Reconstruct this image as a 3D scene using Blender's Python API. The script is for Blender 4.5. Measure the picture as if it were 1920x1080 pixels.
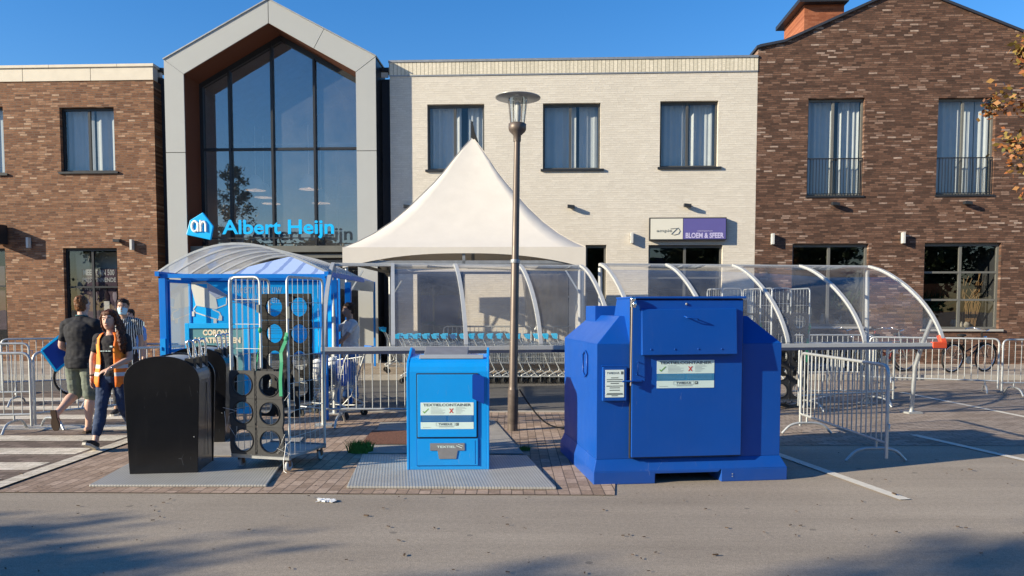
import bpy, math, random
from mathutils import Vector, Matrix, noise
from math import sin, cos, tan, pi, radians, atan2, sqrt
for o in list(bpy.data.objects): bpy.data.objects.remove(o)
S = bpy.context.scene; C = S.collection
# ---------------------------------------------------------------- camera
F, HZ, EYE = 1450.0, 577.0, 1.68
PITCH = radians(3.2)
cd = bpy.data.cameras.new("camera"); cam = bpy.data.objects.new("camera", cd); C.objects.link(cam)
cam.location = (0, 0, EYE); cam.rotation_euler = (pi/2 - PITCH, 0, 0)
cd.sensor_width = 36; cd.lens = F/1920*36; cd.clip_start = .05; cd.clip_end = 900
cd.shift_y = (HZ + F*tan(PITCH) - 540)/1920
S.camera = cam
# ---------------------------------------------------------------- sky, sun, exposure
SUN_EL = radians(20); SUN_D = Vector((.93, .37, 0)).normalized()
w = bpy.data.worlds.new("World"); S.world = w; w.use_nodes = True
wn = w.node_tree; bg = wn.nodes['Background']
sky = wn.nodes.new('ShaderNodeTexSky'); sky.sky_type = 'NISHITA'; sky.sun_disc = False
sky.sun_elevation = SUN_EL; sky.sun_rotation = atan2(-SUN_D.x, -SUN_D.y)
sky.altitude = 0; sky.air_density = 1.25; sky.dust_density = .1; sky.ozone_density = 4.0
hs_ = wn.nodes.new('ShaderNodeHueSaturation'); hs_.inputs['Saturation'].default_value = 1.3
wn.links.new(sky.outputs[0], hs_.inputs['Color']); tn_ = wn.nodes.new('ShaderNodeMixRGB'); tn_.blend_type = 'MULTIPLY'; tn_.inputs[0].default_value = 1; tn_.inputs[2].default_value = (.90, .91, 1.10, 1)
wn.links.new(hs_.outputs[0], tn_.inputs[1]); wn.links.new(tn_.outputs[0], bg.inputs[0]); bg.inputs[1].default_value = .092
sl = bpy.data.lights.new("sun", 'SUN'); so = bpy.data.objects.new("sun", sl); C.objects.link(so)
sl.energy = 5.0; sl.angle = radians(.53); sl.color = (1, .88, .66)
dv = Vector((SUN_D.x*cos(SUN_EL), SUN_D.y*cos(SUN_EL), -sin(SUN_EL)))
so.rotation_euler = dv.to_track_quat('-Z', 'Y').to_euler()
S.view_settings.view_transform = 'Standard'; S.view_settings.look = 'None'
S.view_settings.gamma = 1; S.view_settings.use_curve_mapping = False
S.view_settings.exposure = .93
S.render.engine = 'CYCLES'
S.cycles.transparent_max_bounces = 24; S.cycles.max_bounces = 8
# ---------------------------------------------------------------- measuring helpers (from the photograph to metres)
def ray(u, v):
    r = (u-960)/F; t = (HZ + F*tan(PITCH) - v)/F
    d = Vector((r, cos(PITCH) + t*sin(PITCH), -sin(PITCH) + t*cos(PITCH)))
    return d/d.y
def P(u, v, Y): d = ray(u, v); return Vector((d.x*Y, Y, EYE + d.z*Y))
def G(u, v, z=0.0): d = ray(u, v); t = (z-EYE)/d.z; return Vector((d.x*t, t, z))
KF = .045; FA = -math.atan(KF); F0 = Vector((0, 22, 0))
FX = Vector((cos(FA), sin(FA), 0)); FY = Vector((-sin(FA), cos(FA), 0))
def FS(u, v, n=0.0, s0=0.0):
    """facade frame: x along the wall, z up, y into the building; n metres in front of the wall"""
    d = ray(u, v); o = Vector((0, 0, EYE))
    t = ((F0 - FY*n) - o).dot(FY)/d.dot(FY)
    q = o + d*t - F0
    return q.dot(FX) - s0, q.z
# ---------------------------------------------------------------- object helpers
def tag(o, label=None, cat=None, group=None, kind=None):
    if label: o['label'] = label
    if cat: o['category'] = cat
    if group: o['group'] = group
    if kind: o['kind'] = kind
    return o
def empty(name, loc=(0, 0, 0), rz=0.0, label=None, cat=None, group=None):
    o = bpy.data.objects.new(name, None); C.objects.link(o); o.location = loc
    o.rotation_euler = (0, 0, rz); o.empty_display_size = .2
    return tag(o, label, cat, group)
def copy_tree(o, parent=None):
    c = o.copy(); C.objects.link(c); c.parent = parent; KIDS[c.name] = []
    for ch in list(KIDS.get(o.name, [])): copy_tree(ch, c)
    if parent: KIDS[parent.name].append(c)
    return c
KIDS = {}
def link(name, me, parent=None):
    o = bpy.data.objects.new(name, me); C.objects.link(o)
    if parent:
        o.parent = parent; KIDS.setdefault(parent.name, []).append(o)
    return o
class MB:
    def __init__(s): s.v = []; s.f = []; s.sm = []; s.mi = []; s.cur = 0
    def face(s, pts, smooth=False):
        b = len(s.v); s.v += [tuple(p) for p in pts]; s.f.append(tuple(range(b, b+len(pts)))); s.sm.append(smooth); s.mi.append(s.cur)
    def faces(s, vs, fs, smooth=False):
        b = len(s.v); s.v += [tuple(p) for p in vs]
        for f in fs: s.f.append(tuple(b+i for i in f)); s.sm.append(smooth); s.mi.append(s.cur)
    def hexa(s, p):  # 8 points: bottom ring 0-3, top ring 4-7
        s.faces(p, [(3, 2, 1, 0), (4, 5, 6, 7), (0, 1, 5, 4), (1, 2, 6, 5), (2, 3, 7, 6), (3, 0, 4, 7)])
    def box(s, x0, x1, y0, y1, z0, z1):
        s.hexa([(x0, y0, z0), (x1, y0, z0), (x1, y1, z0), (x0, y1, z0), (x0, y0, z1), (x1, y0, z1), (x1, y1, z1), (x0, y1, z1)])
    def bar(s, a, b, w, h=None, up=(0, 0, 1)):
        a = Vector(a); b = Vector(b); t = (b-a).normalized(); h = h or w
        r = t.cross(Vector(up))
        if r.length < 1e-4: r = t.cross(Vector((0, 1, 0)))
        r.normalize(); q = r.cross(t).normalized()
        o = [r*sx*w/2 + q*sy*h/2 for sx, sy in ((-1, -1), (1, -1), (1, 1), (-1, 1))]
        s.hexa([a+k for k in o] + [b+k for k in o])
    def rings(s, R, smooth=True, cap=True, closed=False):
        n = len(R[0]); vs = [p for r in R for p in r]; fs = []
        for i in range(len(R) - (0 if closed else 1)):
            for j in range(n):
                i2 = (i+1) % len(R)
                fs.append((i*n+j, i*n+(j+1) % n, i2*n+(j+1) % n, i2*n+j))
        s.faces(vs, fs, smooth)
        if cap and not closed:
            s.face(list(reversed(R[0]))); s.face(R[-1])
    def tube(s, pts, r, seg=6, closed=False, smooth=True):
        pts = [Vector(p) for p in pts]; n = len(pts)
        rr = r if isinstance(r, (list, tuple)) else [r]*n
        R = []; side = None
        for i in range(n):
            if closed: t = pts[(i+1) % n] - pts[i-1]
            else: t = pts[min(i+1, n-1)] - pts[max(i-1, 0)]
            t.normalize()
            if side is None:
                side = t.cross(Vector((0, 0, 1)))
                if side.length < .05: side = t.cross(Vector((0, 1, 0)))
            side = (side - t*side.dot(t)).normalized(); q = t.cross(side)
            R.append([pts[i] + (side*cos(2*pi*k/seg) + q*sin(2*pi*k/seg))*rr[i] for k in range(seg)])
        s.rings(R, smooth, True, closed)
    def lathe(s, prof, c=(0, 0, 0), seg=20, smooth=True, cap=True):
        c = Vector(c)
        s.rings([[c + Vector((r*cos(2*pi*k/seg), r*sin(2*pi*k/seg), z)) for k in range(seg)] for r, z in prof], smooth, cap)
    def prism(s, poly, y0, y1, plane='XZ'):
        m = {'XZ': lambda a, b, c: (a, c, b), 'YZ': lambda a, b, c: (c, a, b), 'XY': lambda a, b, c: (a, b, c)}[plane]
        n = len(poly); A = [m(a, b, y0) for a, b in poly]; B = [m(a, b, y1) for a, b in poly]
        s.face(A); s.face(list(reversed(B)))
        s.faces(A+B, [(i, (i+1) % n, n+(i+1) % n, n+i) for i in range(n)])
    def ell(s, c, r, seg=12, nr=8, smooth=True):
        c = Vector(c); R = []
        for i in range(nr+1):
            a = pi*i/nr; z = -cos(a); q = max(sin(a), .02)
            R.append([c + Vector((r[0]*q*cos(2*pi*k/seg), r[1]*q*sin(2*pi*k/seg), r[2]*z)) for k in range(seg)])
        s.rings(R, smooth)
    def mesh(s, name):
        me = bpy.data.meshes.new(name); me.from_pydata(s.v, [], s.f)
        me.polygons.foreach_set('use_smooth', s.sm); me.polygons.foreach_set('material_index', s.mi); me.update()
        return me
    def build(s, name, mats, parent=None, loc=None, bevel=0, weld=False, fix=True):
        me = s.mesh(name)
        for m in (mats if isinstance(mats, (list, tuple)) else [mats]): me.materials.append(m)
        if weld or bevel or fix:
            import bmesh
            bm = bmesh.new(); bm.from_mesh(me)
            if weld or bevel: bmesh.ops.remove_doubles(bm, verts=bm.verts, dist=1e-5)
            bmesh.ops.recalc_face_normals(bm, faces=bm.faces)
            bm.to_mesh(me); bm.free()
        o = link(name, me, parent)
        if loc is not None: o.location = loc
        if bevel:
            m = o.modifiers.new('bevel', 'BEVEL'); m.width = bevel; m.segments = 2; m.limit_method = 'ANGLE'; m.angle_limit = radians(40)
        return o
def arc(c, r, a0, a1, n, plane='XZ'):
    out = []
    for i in range(n+1):
        a = a0 + (a1-a0)*i/n; x, z = r*cos(a), r*sin(a)
        out.append((c[0]+x, c[1], c[2]+z) if plane == 'XZ' else (c[0], c[1]+x, c[2]+z) if plane == 'YZ' else (c[0]+x, c[1]+z, c[2]))
    return out
TS = bpy.data.scenes.new('workshop')
def evalmesh(ob):
    TS.collection.objects.link(ob); vl = TS.view_layers[0]; vl.update()
    return bpy.data.meshes.new_from_object(ob.evaluated_get(vl.depsgraph))
def tmesh(txt, w, h, th=.004, bold=0.0):
    """writing as real geometry in the local XZ plane facing -y, centred, fitted to w x h"""
    cu = bpy.data.curves.new('t', 'FONT'); cu.body = txt; cu.size = 1; cu.offset = bold; cu.extrude = .02
    cu.align_x = 'CENTER'; cu.space_line = .95; cu.resolution_u = 3
    ob = bpy.data.objects.new('t', cu); me = evalmesh(ob)
    bpy.data.objects.remove(ob)
    xs = [v.co.x for v in me.vertices]; ys = [v.co.y for v in me.vertices]
    if not xs: return me
    cx, cy = (min(xs)+max(xs))/2, (min(ys)+max(ys))/2
    kx, ky = w/(max(xs)-min(xs)), h/(max(ys)-min(ys))
    for v in me.vertices:
        x, y, z = v.co; v.co = ((x-cx)*kx, -(z+.02)/.04*th, (y-cy)*ky)
    return me
def text(txt, w, h, mat, parent, loc, th=.004, bold=0.0, name='lettering'):
    me = tmesh(txt, w, h, th, bold); me.materials.clear(); me.materials.append(mat)
    o = link(name, me, parent); o.location = loc; return o
# ---------------------------------------------------------------- materials
def nn(nt, t, **k):
    n = nt.nodes.new('ShaderNode'+t)
    for a, b in k.items(): setattr(n, a, b)
    return n
def base(name):
    m = bpy.data.materials.new(name); m.use_nodes = True; nt = m.node_tree
    return m, nt, nt.nodes['Principled BSDF'], nt.nodes['Material Output']
def mth(nt, op, a, b=None, c=None):
    n = nn(nt, 'Math', operation=op)
    for i, x in enumerate((a, b, c)):
        if x is None: continue
        if isinstance(x, (int, float)): n.inputs[i].default_value = x
        else: nt.links.new(x, n.inputs[i])
    return n.outputs[0]
def ramp(nt, fac, stops, interp='LINEAR'):
    r = nn(nt, 'ValToRGB'); cr = r.color_ramp; cr.interpolation = interp
    while len(cr.elements) < len(stops): cr.elements.new(.5)
    for e, (p, c) in zip(cr.elements, stops): e.position = p; e.color = (*c, 1)
    nt.links.new(fac, r.inputs[0]); return r.outputs[0]
def mixc(nt, f, a, b, mode='MIX'):
    m = nn(nt, 'MixRGB', blend_type=mode)
    for i, x in enumerate((f, a, b)):
        if isinstance(x, (int, float)): m.inputs[i].default_value = x
        elif isinstance(x, tuple): m.inputs[i].default_value = (*x, 1)
        else: nt.links.new(x, m.inputs[i])
    return m.outputs[0]
def noi(nt, vec, scale, detail=4, rough=.6):
    n = nn(nt, 'TexNoise'); n.inputs['Scale'].default_value = scale; n.inputs['Detail'].default_value = detail
    n.inputs['Roughness'].default_value = rough
    if vec is not None: nt.links.new(vec, n.inputs['Vector'])
    return n.outputs['Fac']
def bump(nt, p, h, strength=.3, dist=.01):
    b = nn(nt, 'Bump'); b.inputs['Strength'].default_value = strength; b.inputs['Distance'].default_value = dist
    nt.links.new(h, b.inputs['Height']); nt.links.new(b.outputs[0], p.inputs['Normal'])
MC = {}
def mat(name, col, rough=.5, metal=0.0, var=.12, sc=3.0, bmp=0.0, bsc=40.0, coat=0.0, stretch=None, grime=0.0):
    if name in MC: return MC[name]
    m, nt, p, out = base(name)
    tc = nn(nt, 'TexCoord').outputs['Object']
    if stretch:
        mp = nn(nt, 'Mapping'); mp.inputs['Scale'].default_value = stretch; nt.links.new(tc, mp.inputs[0]); tc2 = mp.outputs[0]
    else: tc2 = tc
    f = noi(nt, tc2, sc, 5)
    c = mixc(nt, f, tuple(x*(1-var*2) for x in col), tuple(min(1, x*(1+var*1.6)) for x in col))
    if grime:
        g1 = ramp(nt, noi(nt, tc, 2.3, 8, .72), [(.50, (0,)*3), (.74, (1,)*3)])
        mp = nn(nt, 'Mapping'); mp.inputs['Scale'].default_value = (16, 16, 1.3); nt.links.new(tc, mp.inputs[0])
        g2 = ramp(nt, noi(nt, mp.outputs[0], 1.0, 5, .6), [(.56, (0,)*3), (.80, (1,)*3)])
        sz = nn(nt, 'SeparateXYZ'); nt.links.new(tc, sz.inputs[0])
        low = mth(nt, 'POWER', mth(nt, 'SUBTRACT', 1.0, mth(nt, 'MINIMUM', mth(nt, 'MULTIPLY', sz.outputs['Z'], 2.6), 1.0)), 2.0)
        dust = mth(nt, 'MULTIPLY', mth(nt, 'ADD', mth(nt, 'MULTIPLY', low, 1.6), .25), noi(nt, tc, 7, 6, .7))
        gf = mth(nt, 'MINIMUM', mth(nt, 'MULTIPLY', mth(nt, 'ADD', mth(nt, 'ADD', mth(nt, 'MULTIPLY', g1, .35), mth(nt, 'MULTIPLY', g2, .45)), dust), grime), .8)
        c = mixc(nt, gf, c, (.16, .15, .14))
        vs_ = nn(nt, 'TexVoronoi'); vs_.feature = 'DISTANCE_TO_EDGE'; vs_.inputs['Scale'].default_value = 5.5; mp3 = nn(nt, 'Mapping'); mp3.inputs['Scale'].default_value = (1, 1, .35); mp3.inputs['Rotation'].default_value = (.3, .5, .9); nt.links.new(tc, mp3.inputs[0]); nt.links.new(mp3.outputs[0], vs_.inputs['Vector'])
        sf = mth(nt, 'MULTIPLY', mth(nt, 'MULTIPLY', mth(nt, 'LESS_THAN', vs_.outputs['Distance'], .004), mth(nt, 'GREATER_THAN', noi(nt, tc, 3.3, 3), .64)), min(.35, grime*3))
        c = mixc(nt, sf, c, (.30, .32, .36))
    nt.links.new(c, p.inputs['Base Color'])
    r = mth(nt, 'MULTIPLY_ADD', noi(nt, tc2, sc*3.1, 3), .3*rough+.05, rough*.85-.02)
    nt.links.new(r, p.inputs['Roughness']); p.inputs['Metallic'].default_value = metal
    if coat: p.inputs['Coat Weight'].default_value = coat; p.inputs['Coat Roughness'].default_value = .12
    if bmp: bump(nt, p, noi(nt, tc, bsc, 4), bmp, .01)
    p.inputs['Specular IOR Level'].default_value = .35
    MC[name] = m; return m
def brick(name, ramp_stops, bw, rh, mw, mortar, plane='XZ', rnd=True, rough=.85, bstr=.5, herring=False, dirt=.25, swap=False, vary=.2):
    """individually coloured bricks: rows of height rh, bricks bw long, joints mw wide"""
    if name in MC: return MC[name]
    m, nt, p, out = base(name)
    tc = nn(nt, 'TexCoord').outputs['Object']; sx = nn(nt, 'SeparateXYZ'); nt.links.new(tc, sx.inputs[0])
    X = sx.outputs['X']; Z = sx.outputs['Z' if plane == 'XZ' else 'Y']
    if swap: X, Z = Z, X
    wob = noi(nt, tc, 3.0, 2)
    Zw = mth(nt, 'MULTIPLY_ADD', wob, .006, Z)
    rz = mth(nt, 'DIVIDE', Zw, rh); row = mth(nt, 'FLOOR', rz); fz = mth(nt, 'FRACT', rz)
    wr = nn(nt, 'TexWhiteNoise', noise_dimensions='1D'); nt.links.new(row, wr.inputs['W'])
    off = wr.outputs['Value'] if rnd else mth(nt, 'MULTIPLY', mth(nt, 'FLOORED_MODULO', row, 2.0), .5)
    rx = mth(nt, 'ADD', mth(nt, 'DIVIDE', X, bw), off); col = mth(nt, 'FLOOR', rx); fx = mth(nt, 'FRACT', rx)
    cv = nn(nt, 'CombineXYZ'); nt.links.new(col, cv.inputs[0]); nt.links.new(row, cv.inputs[1])
    wc = nn(nt, 'TexWhiteNoise', noise_dimensions='2D'); nt.links.new(cv.outputs[0], wc.inputs['Vector'])
    c = ramp(nt, wc.outputs['Value'], ramp_stops)
    jx = mth(nt, 'LESS_THAN', mth(nt, 'MINIMUM', fx, mth(nt, 'SUBTRACT', 1.0, fx)), mw/bw/2)
    jz = mth(nt, 'LESS_THAN', mth(nt, 'MINIMUM', fz, mth(nt, 'SUBTRACT', 1.0, fz)), mw/rh/2)
    j = mth(nt, 'MAXIMUM', jx, jz)
    mp_ = nn(nt, 'Mapping'); mp_.inputs['Scale'].default_value = (9, 9, 34) if plane == 'XZ' else (14, 14, 14); nt.links.new(tc, mp_.inputs[0]); gg = noi(nt, mp_.outputs[0], 1.0, 5, .7)
    c = mixc(nt, 1.0, c, ramp(nt, gg, [(.28, (1-vary,)*3), (.5, (1.0,)*3), (.72, (1+vary*1.1,)*3)]), 'MULTIPLY')
    g = noi(nt, tc, 60, 4); c = mixc(nt, .45, c, mixc(nt, 1.0, c, ramp(nt, g, [(.3, (.45,)*3), (.7, (1.25,)*3)]), 'MULTIPLY'))
    c = mixc(nt, j, c, mortar)
    d = ramp(nt, noi(nt, tc, .6, 5), [(.3, (1-dirt,)*3), (.7, (1+dirt*.4,)*3)])
    c = mixc(nt, 1.0, c, d, 'MULTIPLY')
    nt.links.new(c, p.inputs['Base Color']); p.inputs['Roughness'].default_value = rough
    p.inputs['Specular IOR Level'].default_value = .25
    h = mth(nt, 'ADD', mth(nt, 'MULTIPLY', mth(nt, 'SUBTRACT', 1.0, j), .7), mth(nt, 'MULTIPLY', wc.outputs['Color'] if False else wc.outputs['Value'], .5))
    h = mth(nt, 'ADD', h, mth(nt, 'MULTIPLY', g, .25))
    bump(nt, p, h, bstr, .008)
    MC[name] = m; return m
def glass(name, tint=(.75, .8, .82), refl=.14, rough=0.0, haze=0.0, hcol=(.7, .7, .7)):
    if name in MC: return MC[name]
    m, nt, p, out = base(name); nt.nodes.remove(p)
    tr = nn(nt, 'BsdfTransparent'); tr.inputs[0].default_value = (*tint, 1)
    gl = nn(nt, 'BsdfGlossy'); gl.inputs['Roughness'].default_value = rough; gl.inputs[0].default_value = (1, 1, 1, 1)
    tc = nn(nt, 'TexCoord').outputs['Object']
    ge = nn(nt, 'NewGeometry'); dp = nn(nt, 'VectorMath', operation='DOT_PRODUCT'); nt.links.new(ge.outputs['Normal'], dp.inputs[0]); nt.links.new(ge.outputs['Incoming'], dp.inputs[1])
    sc_ = mth(nt, 'POWER', mth(nt, 'SUBTRACT', 1.0, mth(nt, 'ABSOLUTE', dp.outputs['Value'])), 5.0)
    f = mth(nt, 'MULTIPLY_ADD', sc_, .85, refl)
    a = nn(nt, 'MixShader'); nt.links.new(f, a.inputs[0]); nt.links.new(tr.outputs[0], a.inputs[1]); nt.links.new(gl.outputs[0], a.inputs[2])
    bn = nn(nt, 'Bump'); bn.inputs['Strength'].default_value = .04; bn.inputs['Distance'].default_value = .02
    nt.links.new(noi(nt, tc, 1.3, 2), bn.inputs['Height']); nt.links.new(bn.outputs[0], gl.inputs['Normal'])
    res = a.outputs[0]
    if haze:
        df = nn(nt, 'BsdfDiffuse'); df.inputs[0].default_value = (*hcol, 1)
        tl = nn(nt, 'BsdfTranslucent'); tl.inputs[0].default_value = (*hcol, 1)
        ad = nn(nt, 'MixShader'); ad.inputs[0].default_value = .5; nt.links.new(df.outputs[0], ad.inputs[1]); nt.links.new(tl.outputs[0], ad.inputs[2])
        hz = nn(nt, 'MixShader')
        hf = mth(nt, 'MULTIPLY', ramp(nt, noi(nt, tc, 1.8, 5), [(.3, (.55,)*3), (.75, (1.5,)*3)]), haze)
        nt.links.new(hf, hz.inputs[0]); nt.links.new(res, hz.inputs[1]); nt.links.new(ad.outputs[0], hz.inputs[2]); res = hz.outputs[0]
    nt.links.new(res, out.inputs[0]); MC[name] = m; return m
def emis(name, col, st):
    m, nt, p, out = base(name)
    p.inputs['Base Color'].default_value = (*col, 1); p.inputs['Emission Color'].default_value = (*col, 1); p.inputs['Emission Strength'].default_value = st
    return m
M = {}
M['galv'] = mat('galvanised_steel', (.50, .52, .52), .45, .55, .14, 9)
M['galv_dark'] = mat('weathered_steel', (.30, .31, .32), .5, .6, .18, 8)
M['chrome'] = mat('polished_steel', (.75, .75, .76), .18, 1, .03)
M['dark'] = mat('dark_frame', (.022, .024, .028), .4, 0, .1)
M['frame_grey'] = mat('grey_panel', (.52, .53, .52), .55, 0, .035, 1.2)
M['navy'] = mat('dark_cladding', (.03, .035, .05), .6, 0, .1)
M['white'] = mat('white_paint', (.8, .8, .78), .5, 0, .04)
M['wood'] = mat('soffit_wood', (.12, .042, .02), .6, 0, .3, 6, stretch=(1, 12, 12))
M['rubber'] = mat('rubber', (.02, .02, .02), .7)
M['black_paint'] = mat('black_gloss_paint', (.004, .004, .005), .3, 0, .3, 2, coat=.25, grime=.05)
M['black_plastic'] = mat('black_plastic', (.020, .021, .023), .7, 0, .2, 6)
M['blue'] = mat('container_blue_paint', (.0, .064, .34), .45, 0, .09, 1.4, coat=.06, grime=.09)
M['cyan'] = mat('bright_blue_paint', (.0, .27, .72), .42, 0, .06, 2, coat=.1, grime=.09)
M['booth_blue'] = mat('booth_blue_paint', (.0, .17, .60), .4, 0, .06)
M['sign_cyan'] = mat('sign_cyan', (.0, .40, .85), .4, 0, .02)
M['dark_blue'] = mat('dark_blue_patch', (.002, .045, .30), .45)
M['grey_plate'] = mat('brushed_grey_plate', (.24, .24, .25), .45, .3, .15, 10)
M['sticker'] = mat('sticker_white', (.60, .74, .70), .4, 0, .03)
M['ink'] = mat('ink_grey', (.10, .12, .12), .6)
M['ink_light'] = mat('ink_light_grey', (.33, .38, .38), .6)
M['green_ink'] = mat('ink_green', (.16, .36, .08), .6)
M['red_ink'] = mat('ink_red', (.55, .06, .04), .6)
M['cloth'] = mat('tent_cloth', (.60, .56, .50), .75, 0, .05, 2.5, bmp=.5, bsc=2.2)
M['window_glass'] = glass('window_glass', (.80, .83, .84), .075)
M['tall_glass'] = glass('tinted_glass', (.56, .58, .60), .24, 0, .10, (.6, .62, .66))
M['shop_glass'] = glass('shop_glass', (.7, .72, .72), .09)
M['plexi'] = glass('clear_acrylic', (.90, .91, .93), .05, .03, .135, (.66, .69, .74))
M['curtain'] = mat('sheer_curtain', (.56, .57, .57), .9, 0, .06, 4)
M['room'] = mat('dark_room', (.06, .06, .065), .9)
M['lamp_metal'] = mat('lamp_post_bronze', (.125, .10, .085), .45, .35, .15, 4)
M['orange_red'] = mat('orange_red_plastic', (.72, .09, .03), .5)
# ================================================================ the ground
STRUCT = dict(kind='structure')
def sheet(name, poly, z, m):
    b = MB(); b.face([(x, y, z) for x, y in poly]); o = b.build(name, m, fix=False)
    if o.data.polygons[0].normal.z < 0: o.data.flip_normals()
    return tag(o, **STRUCT)
def ground_mat(name, cols, speck=(.32, .30, .27), rough=.85, big=.35):
    m, nt, p, out = base(name); tc = nn(nt, 'TexCoord').outputs['Object']
    c = ramp(nt, noi(nt, tc, big, 6, .65), [(.32, cols[0]), (.68, cols[1])])
    c = mixc(nt, 1.0, c, ramp(nt, noi(nt, tc, 120, 3), [(.3, (.6,)*3), (.7, (1.32,)*3)]), 'MULTIPLY')
    c = mixc(nt, 1.0, c, ramp(nt, noi(nt, tc, 28, 5, .75), [(.3, (.78,)*3), (.7, (1.16,)*3)]), 'MULTIPLY')
    mpx = nn(nt, 'Mapping'); mpx.inputs['Scale'].default_value = (.12, 2.2, 1); nt.links.new(tc, mpx.inputs[0])
    c = mixc(nt, 1.0, c, ramp(nt, noi(nt, mpx.outputs[0], 1.0, 4), [(.35, (.86,)*3), (.65, (1.07,)*3)]), 'MULTIPLY')
    v = nn(nt, 'TexVoronoi'); v.inputs['Scale'].default_value = 38; nt.links.new(tc, v.inputs['Vector'])
    f = mth(nt, 'MULTIPLY', mth(nt, 'LESS_THAN', v.outputs['Distance'], .13), .5)
    c = mixc(nt, f, c, speck)
    v2 = nn(nt, 'TexVoronoi'); v2.inputs['Scale'].default_value = 2.2; nt.links.new(tc, v2.inputs['Vector'])
    s = mth(nt, 'MULTIPLY', mth(nt, 'LESS_THAN', mth(nt, 'MULTIPLY_ADD', noi(nt, tc, 14, 3), .08, v2.outputs['Distance']), .105), .45)
    c = mixc(nt, s, c, (.05, .045, .04))
    nt.links.new(c, p.inputs['Base Color']); p.inputs['Roughness'].default_value = rough; p.inputs['Specular IOR Level'].default_value = .3
    bump(nt, p, noi(nt, tc, 110, 4), .35, .006); return m
ASPH = ground_mat('asphalt_warm', ((.275, .23, .18), (.35, .298, .236)))
ROAD = ground_mat('asphalt_road', ((.10, .095, .09), (.145, .135, .125)))
PAV = brick('clay_pavers', [(0, (.29, .205, .15)), (.5, (.37, .27, .205)), (1, (.45, .335, .26))], .2, .105, .009, (.12, .09, .07), 'XY', False, .9, .4, swap=True)
PAV2 = brick('bay_pavers', [(0, (.27, .215, .17)), (.5, (.33, .265, .215)), (1, (.39, .32, .265))], .21, .105, .011, (.10, .08, .07), 'XY', False, .9, .4)
PAVB = brick('brown_pavers', [(0, (.14, .105, .085)), (.5, (.20, .15, .12)), (1, (.26, .20, .165))], .21, .105, .010, (.07, .055, .045), 'XY', False, .9, .4)
PAVT = brick('store_tiles', [(0, (.30, .25, .20)), (.5, (.36, .30, .245)), (1, (.42, .355, .29))], .3, .3, .008, (.18, .15, .12), 'XY', False, .9, .3)
PAINT = mat('road_paint', (.62, .58, .50), .7, 0, .16, 14, bmp=.3, bsc=90)
CREAM = brick('cream_pavers', [(0, (.58, .51, .41)), (.5, (.67, .60, .49)), (1, (.74, .67, .56))], .21, .105, .008, (.33, .28, .22), 'XY', False, .9, .35)
sheet('ground', [(-300, -300), (300, -300), (300, 300), (-300, 300)], 0, ASPH)
sheet('road', [(-60, 12.3), (1.9, 12.3), (1.9, 17.85), (-60, 17.85)], .004, ROAD)
sheet('island_paving', [(-4.72, 6.95), (.92, 6.84), (1.02, 7.55), (1.75, 7.6), (1.75, 12.3), (-4.72, 12.3)], .008, PAV)
b = MB(); b.box(-4.72, 1.75, 12.3, 12.42, 0, .022); tag(b.build('island_kerb', mat('kerb_concrete', (.36, .33, .29), .85, 0, .15, 6, bmp=.4)), **STRUCT)
sheet('parking_paving', [(1.95, 9.35), (60, 9.35), (60, 17.85), (1.95, 17.85)], .004, PAV2)
sheet('crossing_paving', [(-30, 6.85), (-4.74, 6.95), (-4.74, 15.4), (-30, 15.4)], .012, PAVB)
b = MB(); b.box(-60, 60, 18.0, 40, 0, .12); tag(b.build('store_pavement', PAVT), **STRUCT)
b = MB(); b.box(-60, 60, 17.86, 17.998, 0, .125); tag(b.build('kerb', MC['kerb_concrete']), **STRUCT)
for Y0, Y1 in ((6.98, 7.47), (7.86, 8.26), (8.72, 9.12), (9.6, 10.02), (10.5, 10.95), (11.5, 11.98), (12.55, 13.05), (13.7, 14.25)):
    sheet('crossing_stripe', [(-30, Y0), (-4.98, Y0), (-4.98, Y1), (-30, Y1)], .016, CREAM)
sheet('crossing_edge_line', [(-4.90, 6.95), (-4.735, 6.95), (-4.745, 15.2), (-4.91, 15.2)], .020, CREAM)
def gline(u0, v0, u1, v1, wd=.11):
    a = G(u0, v0); c = G(u1, v1); t = (c-a).normalized(); r = Vector((t.y, -t.x, 0))*wd/2
    sheet('parking_line', [(q.x, q.y) for q in (a-r, a+r, c+r, c-r)], .009, PAINT)
gline(1440, 846, 1697, 938); gline(1712, 816, 2010, 884); gline(1690, 736, 1990, 796); gline(1560, 741, 1480, 760, .09)
# ---------------------------------------------------------------- ground details
def plate(pts, h, m, label):
    q = [G(u, v) for u, v in pts]; b = MB()
    b.hexa([(p.x, p.y, .010) for p in q] + [(p.x, p.y, h) for p in q])
    c = sum(q, Vector())/4; o = b.build('floor_plate', m, bevel=.004)
    return tag(o, label, 'floor plate', 'steel and concrete plates under the waste bins')
def tread(name, col):
    m, nt, p, out = base(name); tc = nn(nt, 'TexCoord').outputs['Object']
    sx = nn(nt, 'SeparateXYZ'); nt.links.new(tc, sx.inputs[0])
    wv = mth(nt, 'ABSOLUTE', mth(nt, 'SINE', mth(nt, 'MULTIPLY', mth(nt, 'ADD', sx.outputs[0], mth(nt, 'MULTIPLY', sx.outputs[1], .15)), 108)))
    wy = mth(nt, 'ABSOLUTE', mth(nt, 'SINE', mth(nt, 'MULTIPLY', sx.outputs[1], 80)))
    h = mth(nt, 'MULTIPLY', wv, mth(nt, 'ADD', wy, .35))
    c = mixc(nt, noi(nt, tc, 4, 5), tuple(x*.72 for x in col), tuple(x*1.15 for x in col))
    c = mixc(nt, mth(nt, 'MULTIPLY', mth(nt, 'SUBTRACT', 1.0, wv), .45), c, (.12, .11, .10))
    nt.links.new(c, p.inputs['Base Color']); p.inputs['Roughness'].default_value = .5; p.inputs['Metallic'].default_value = .25
    bump(nt, p, h, .4, .004); return m
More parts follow.
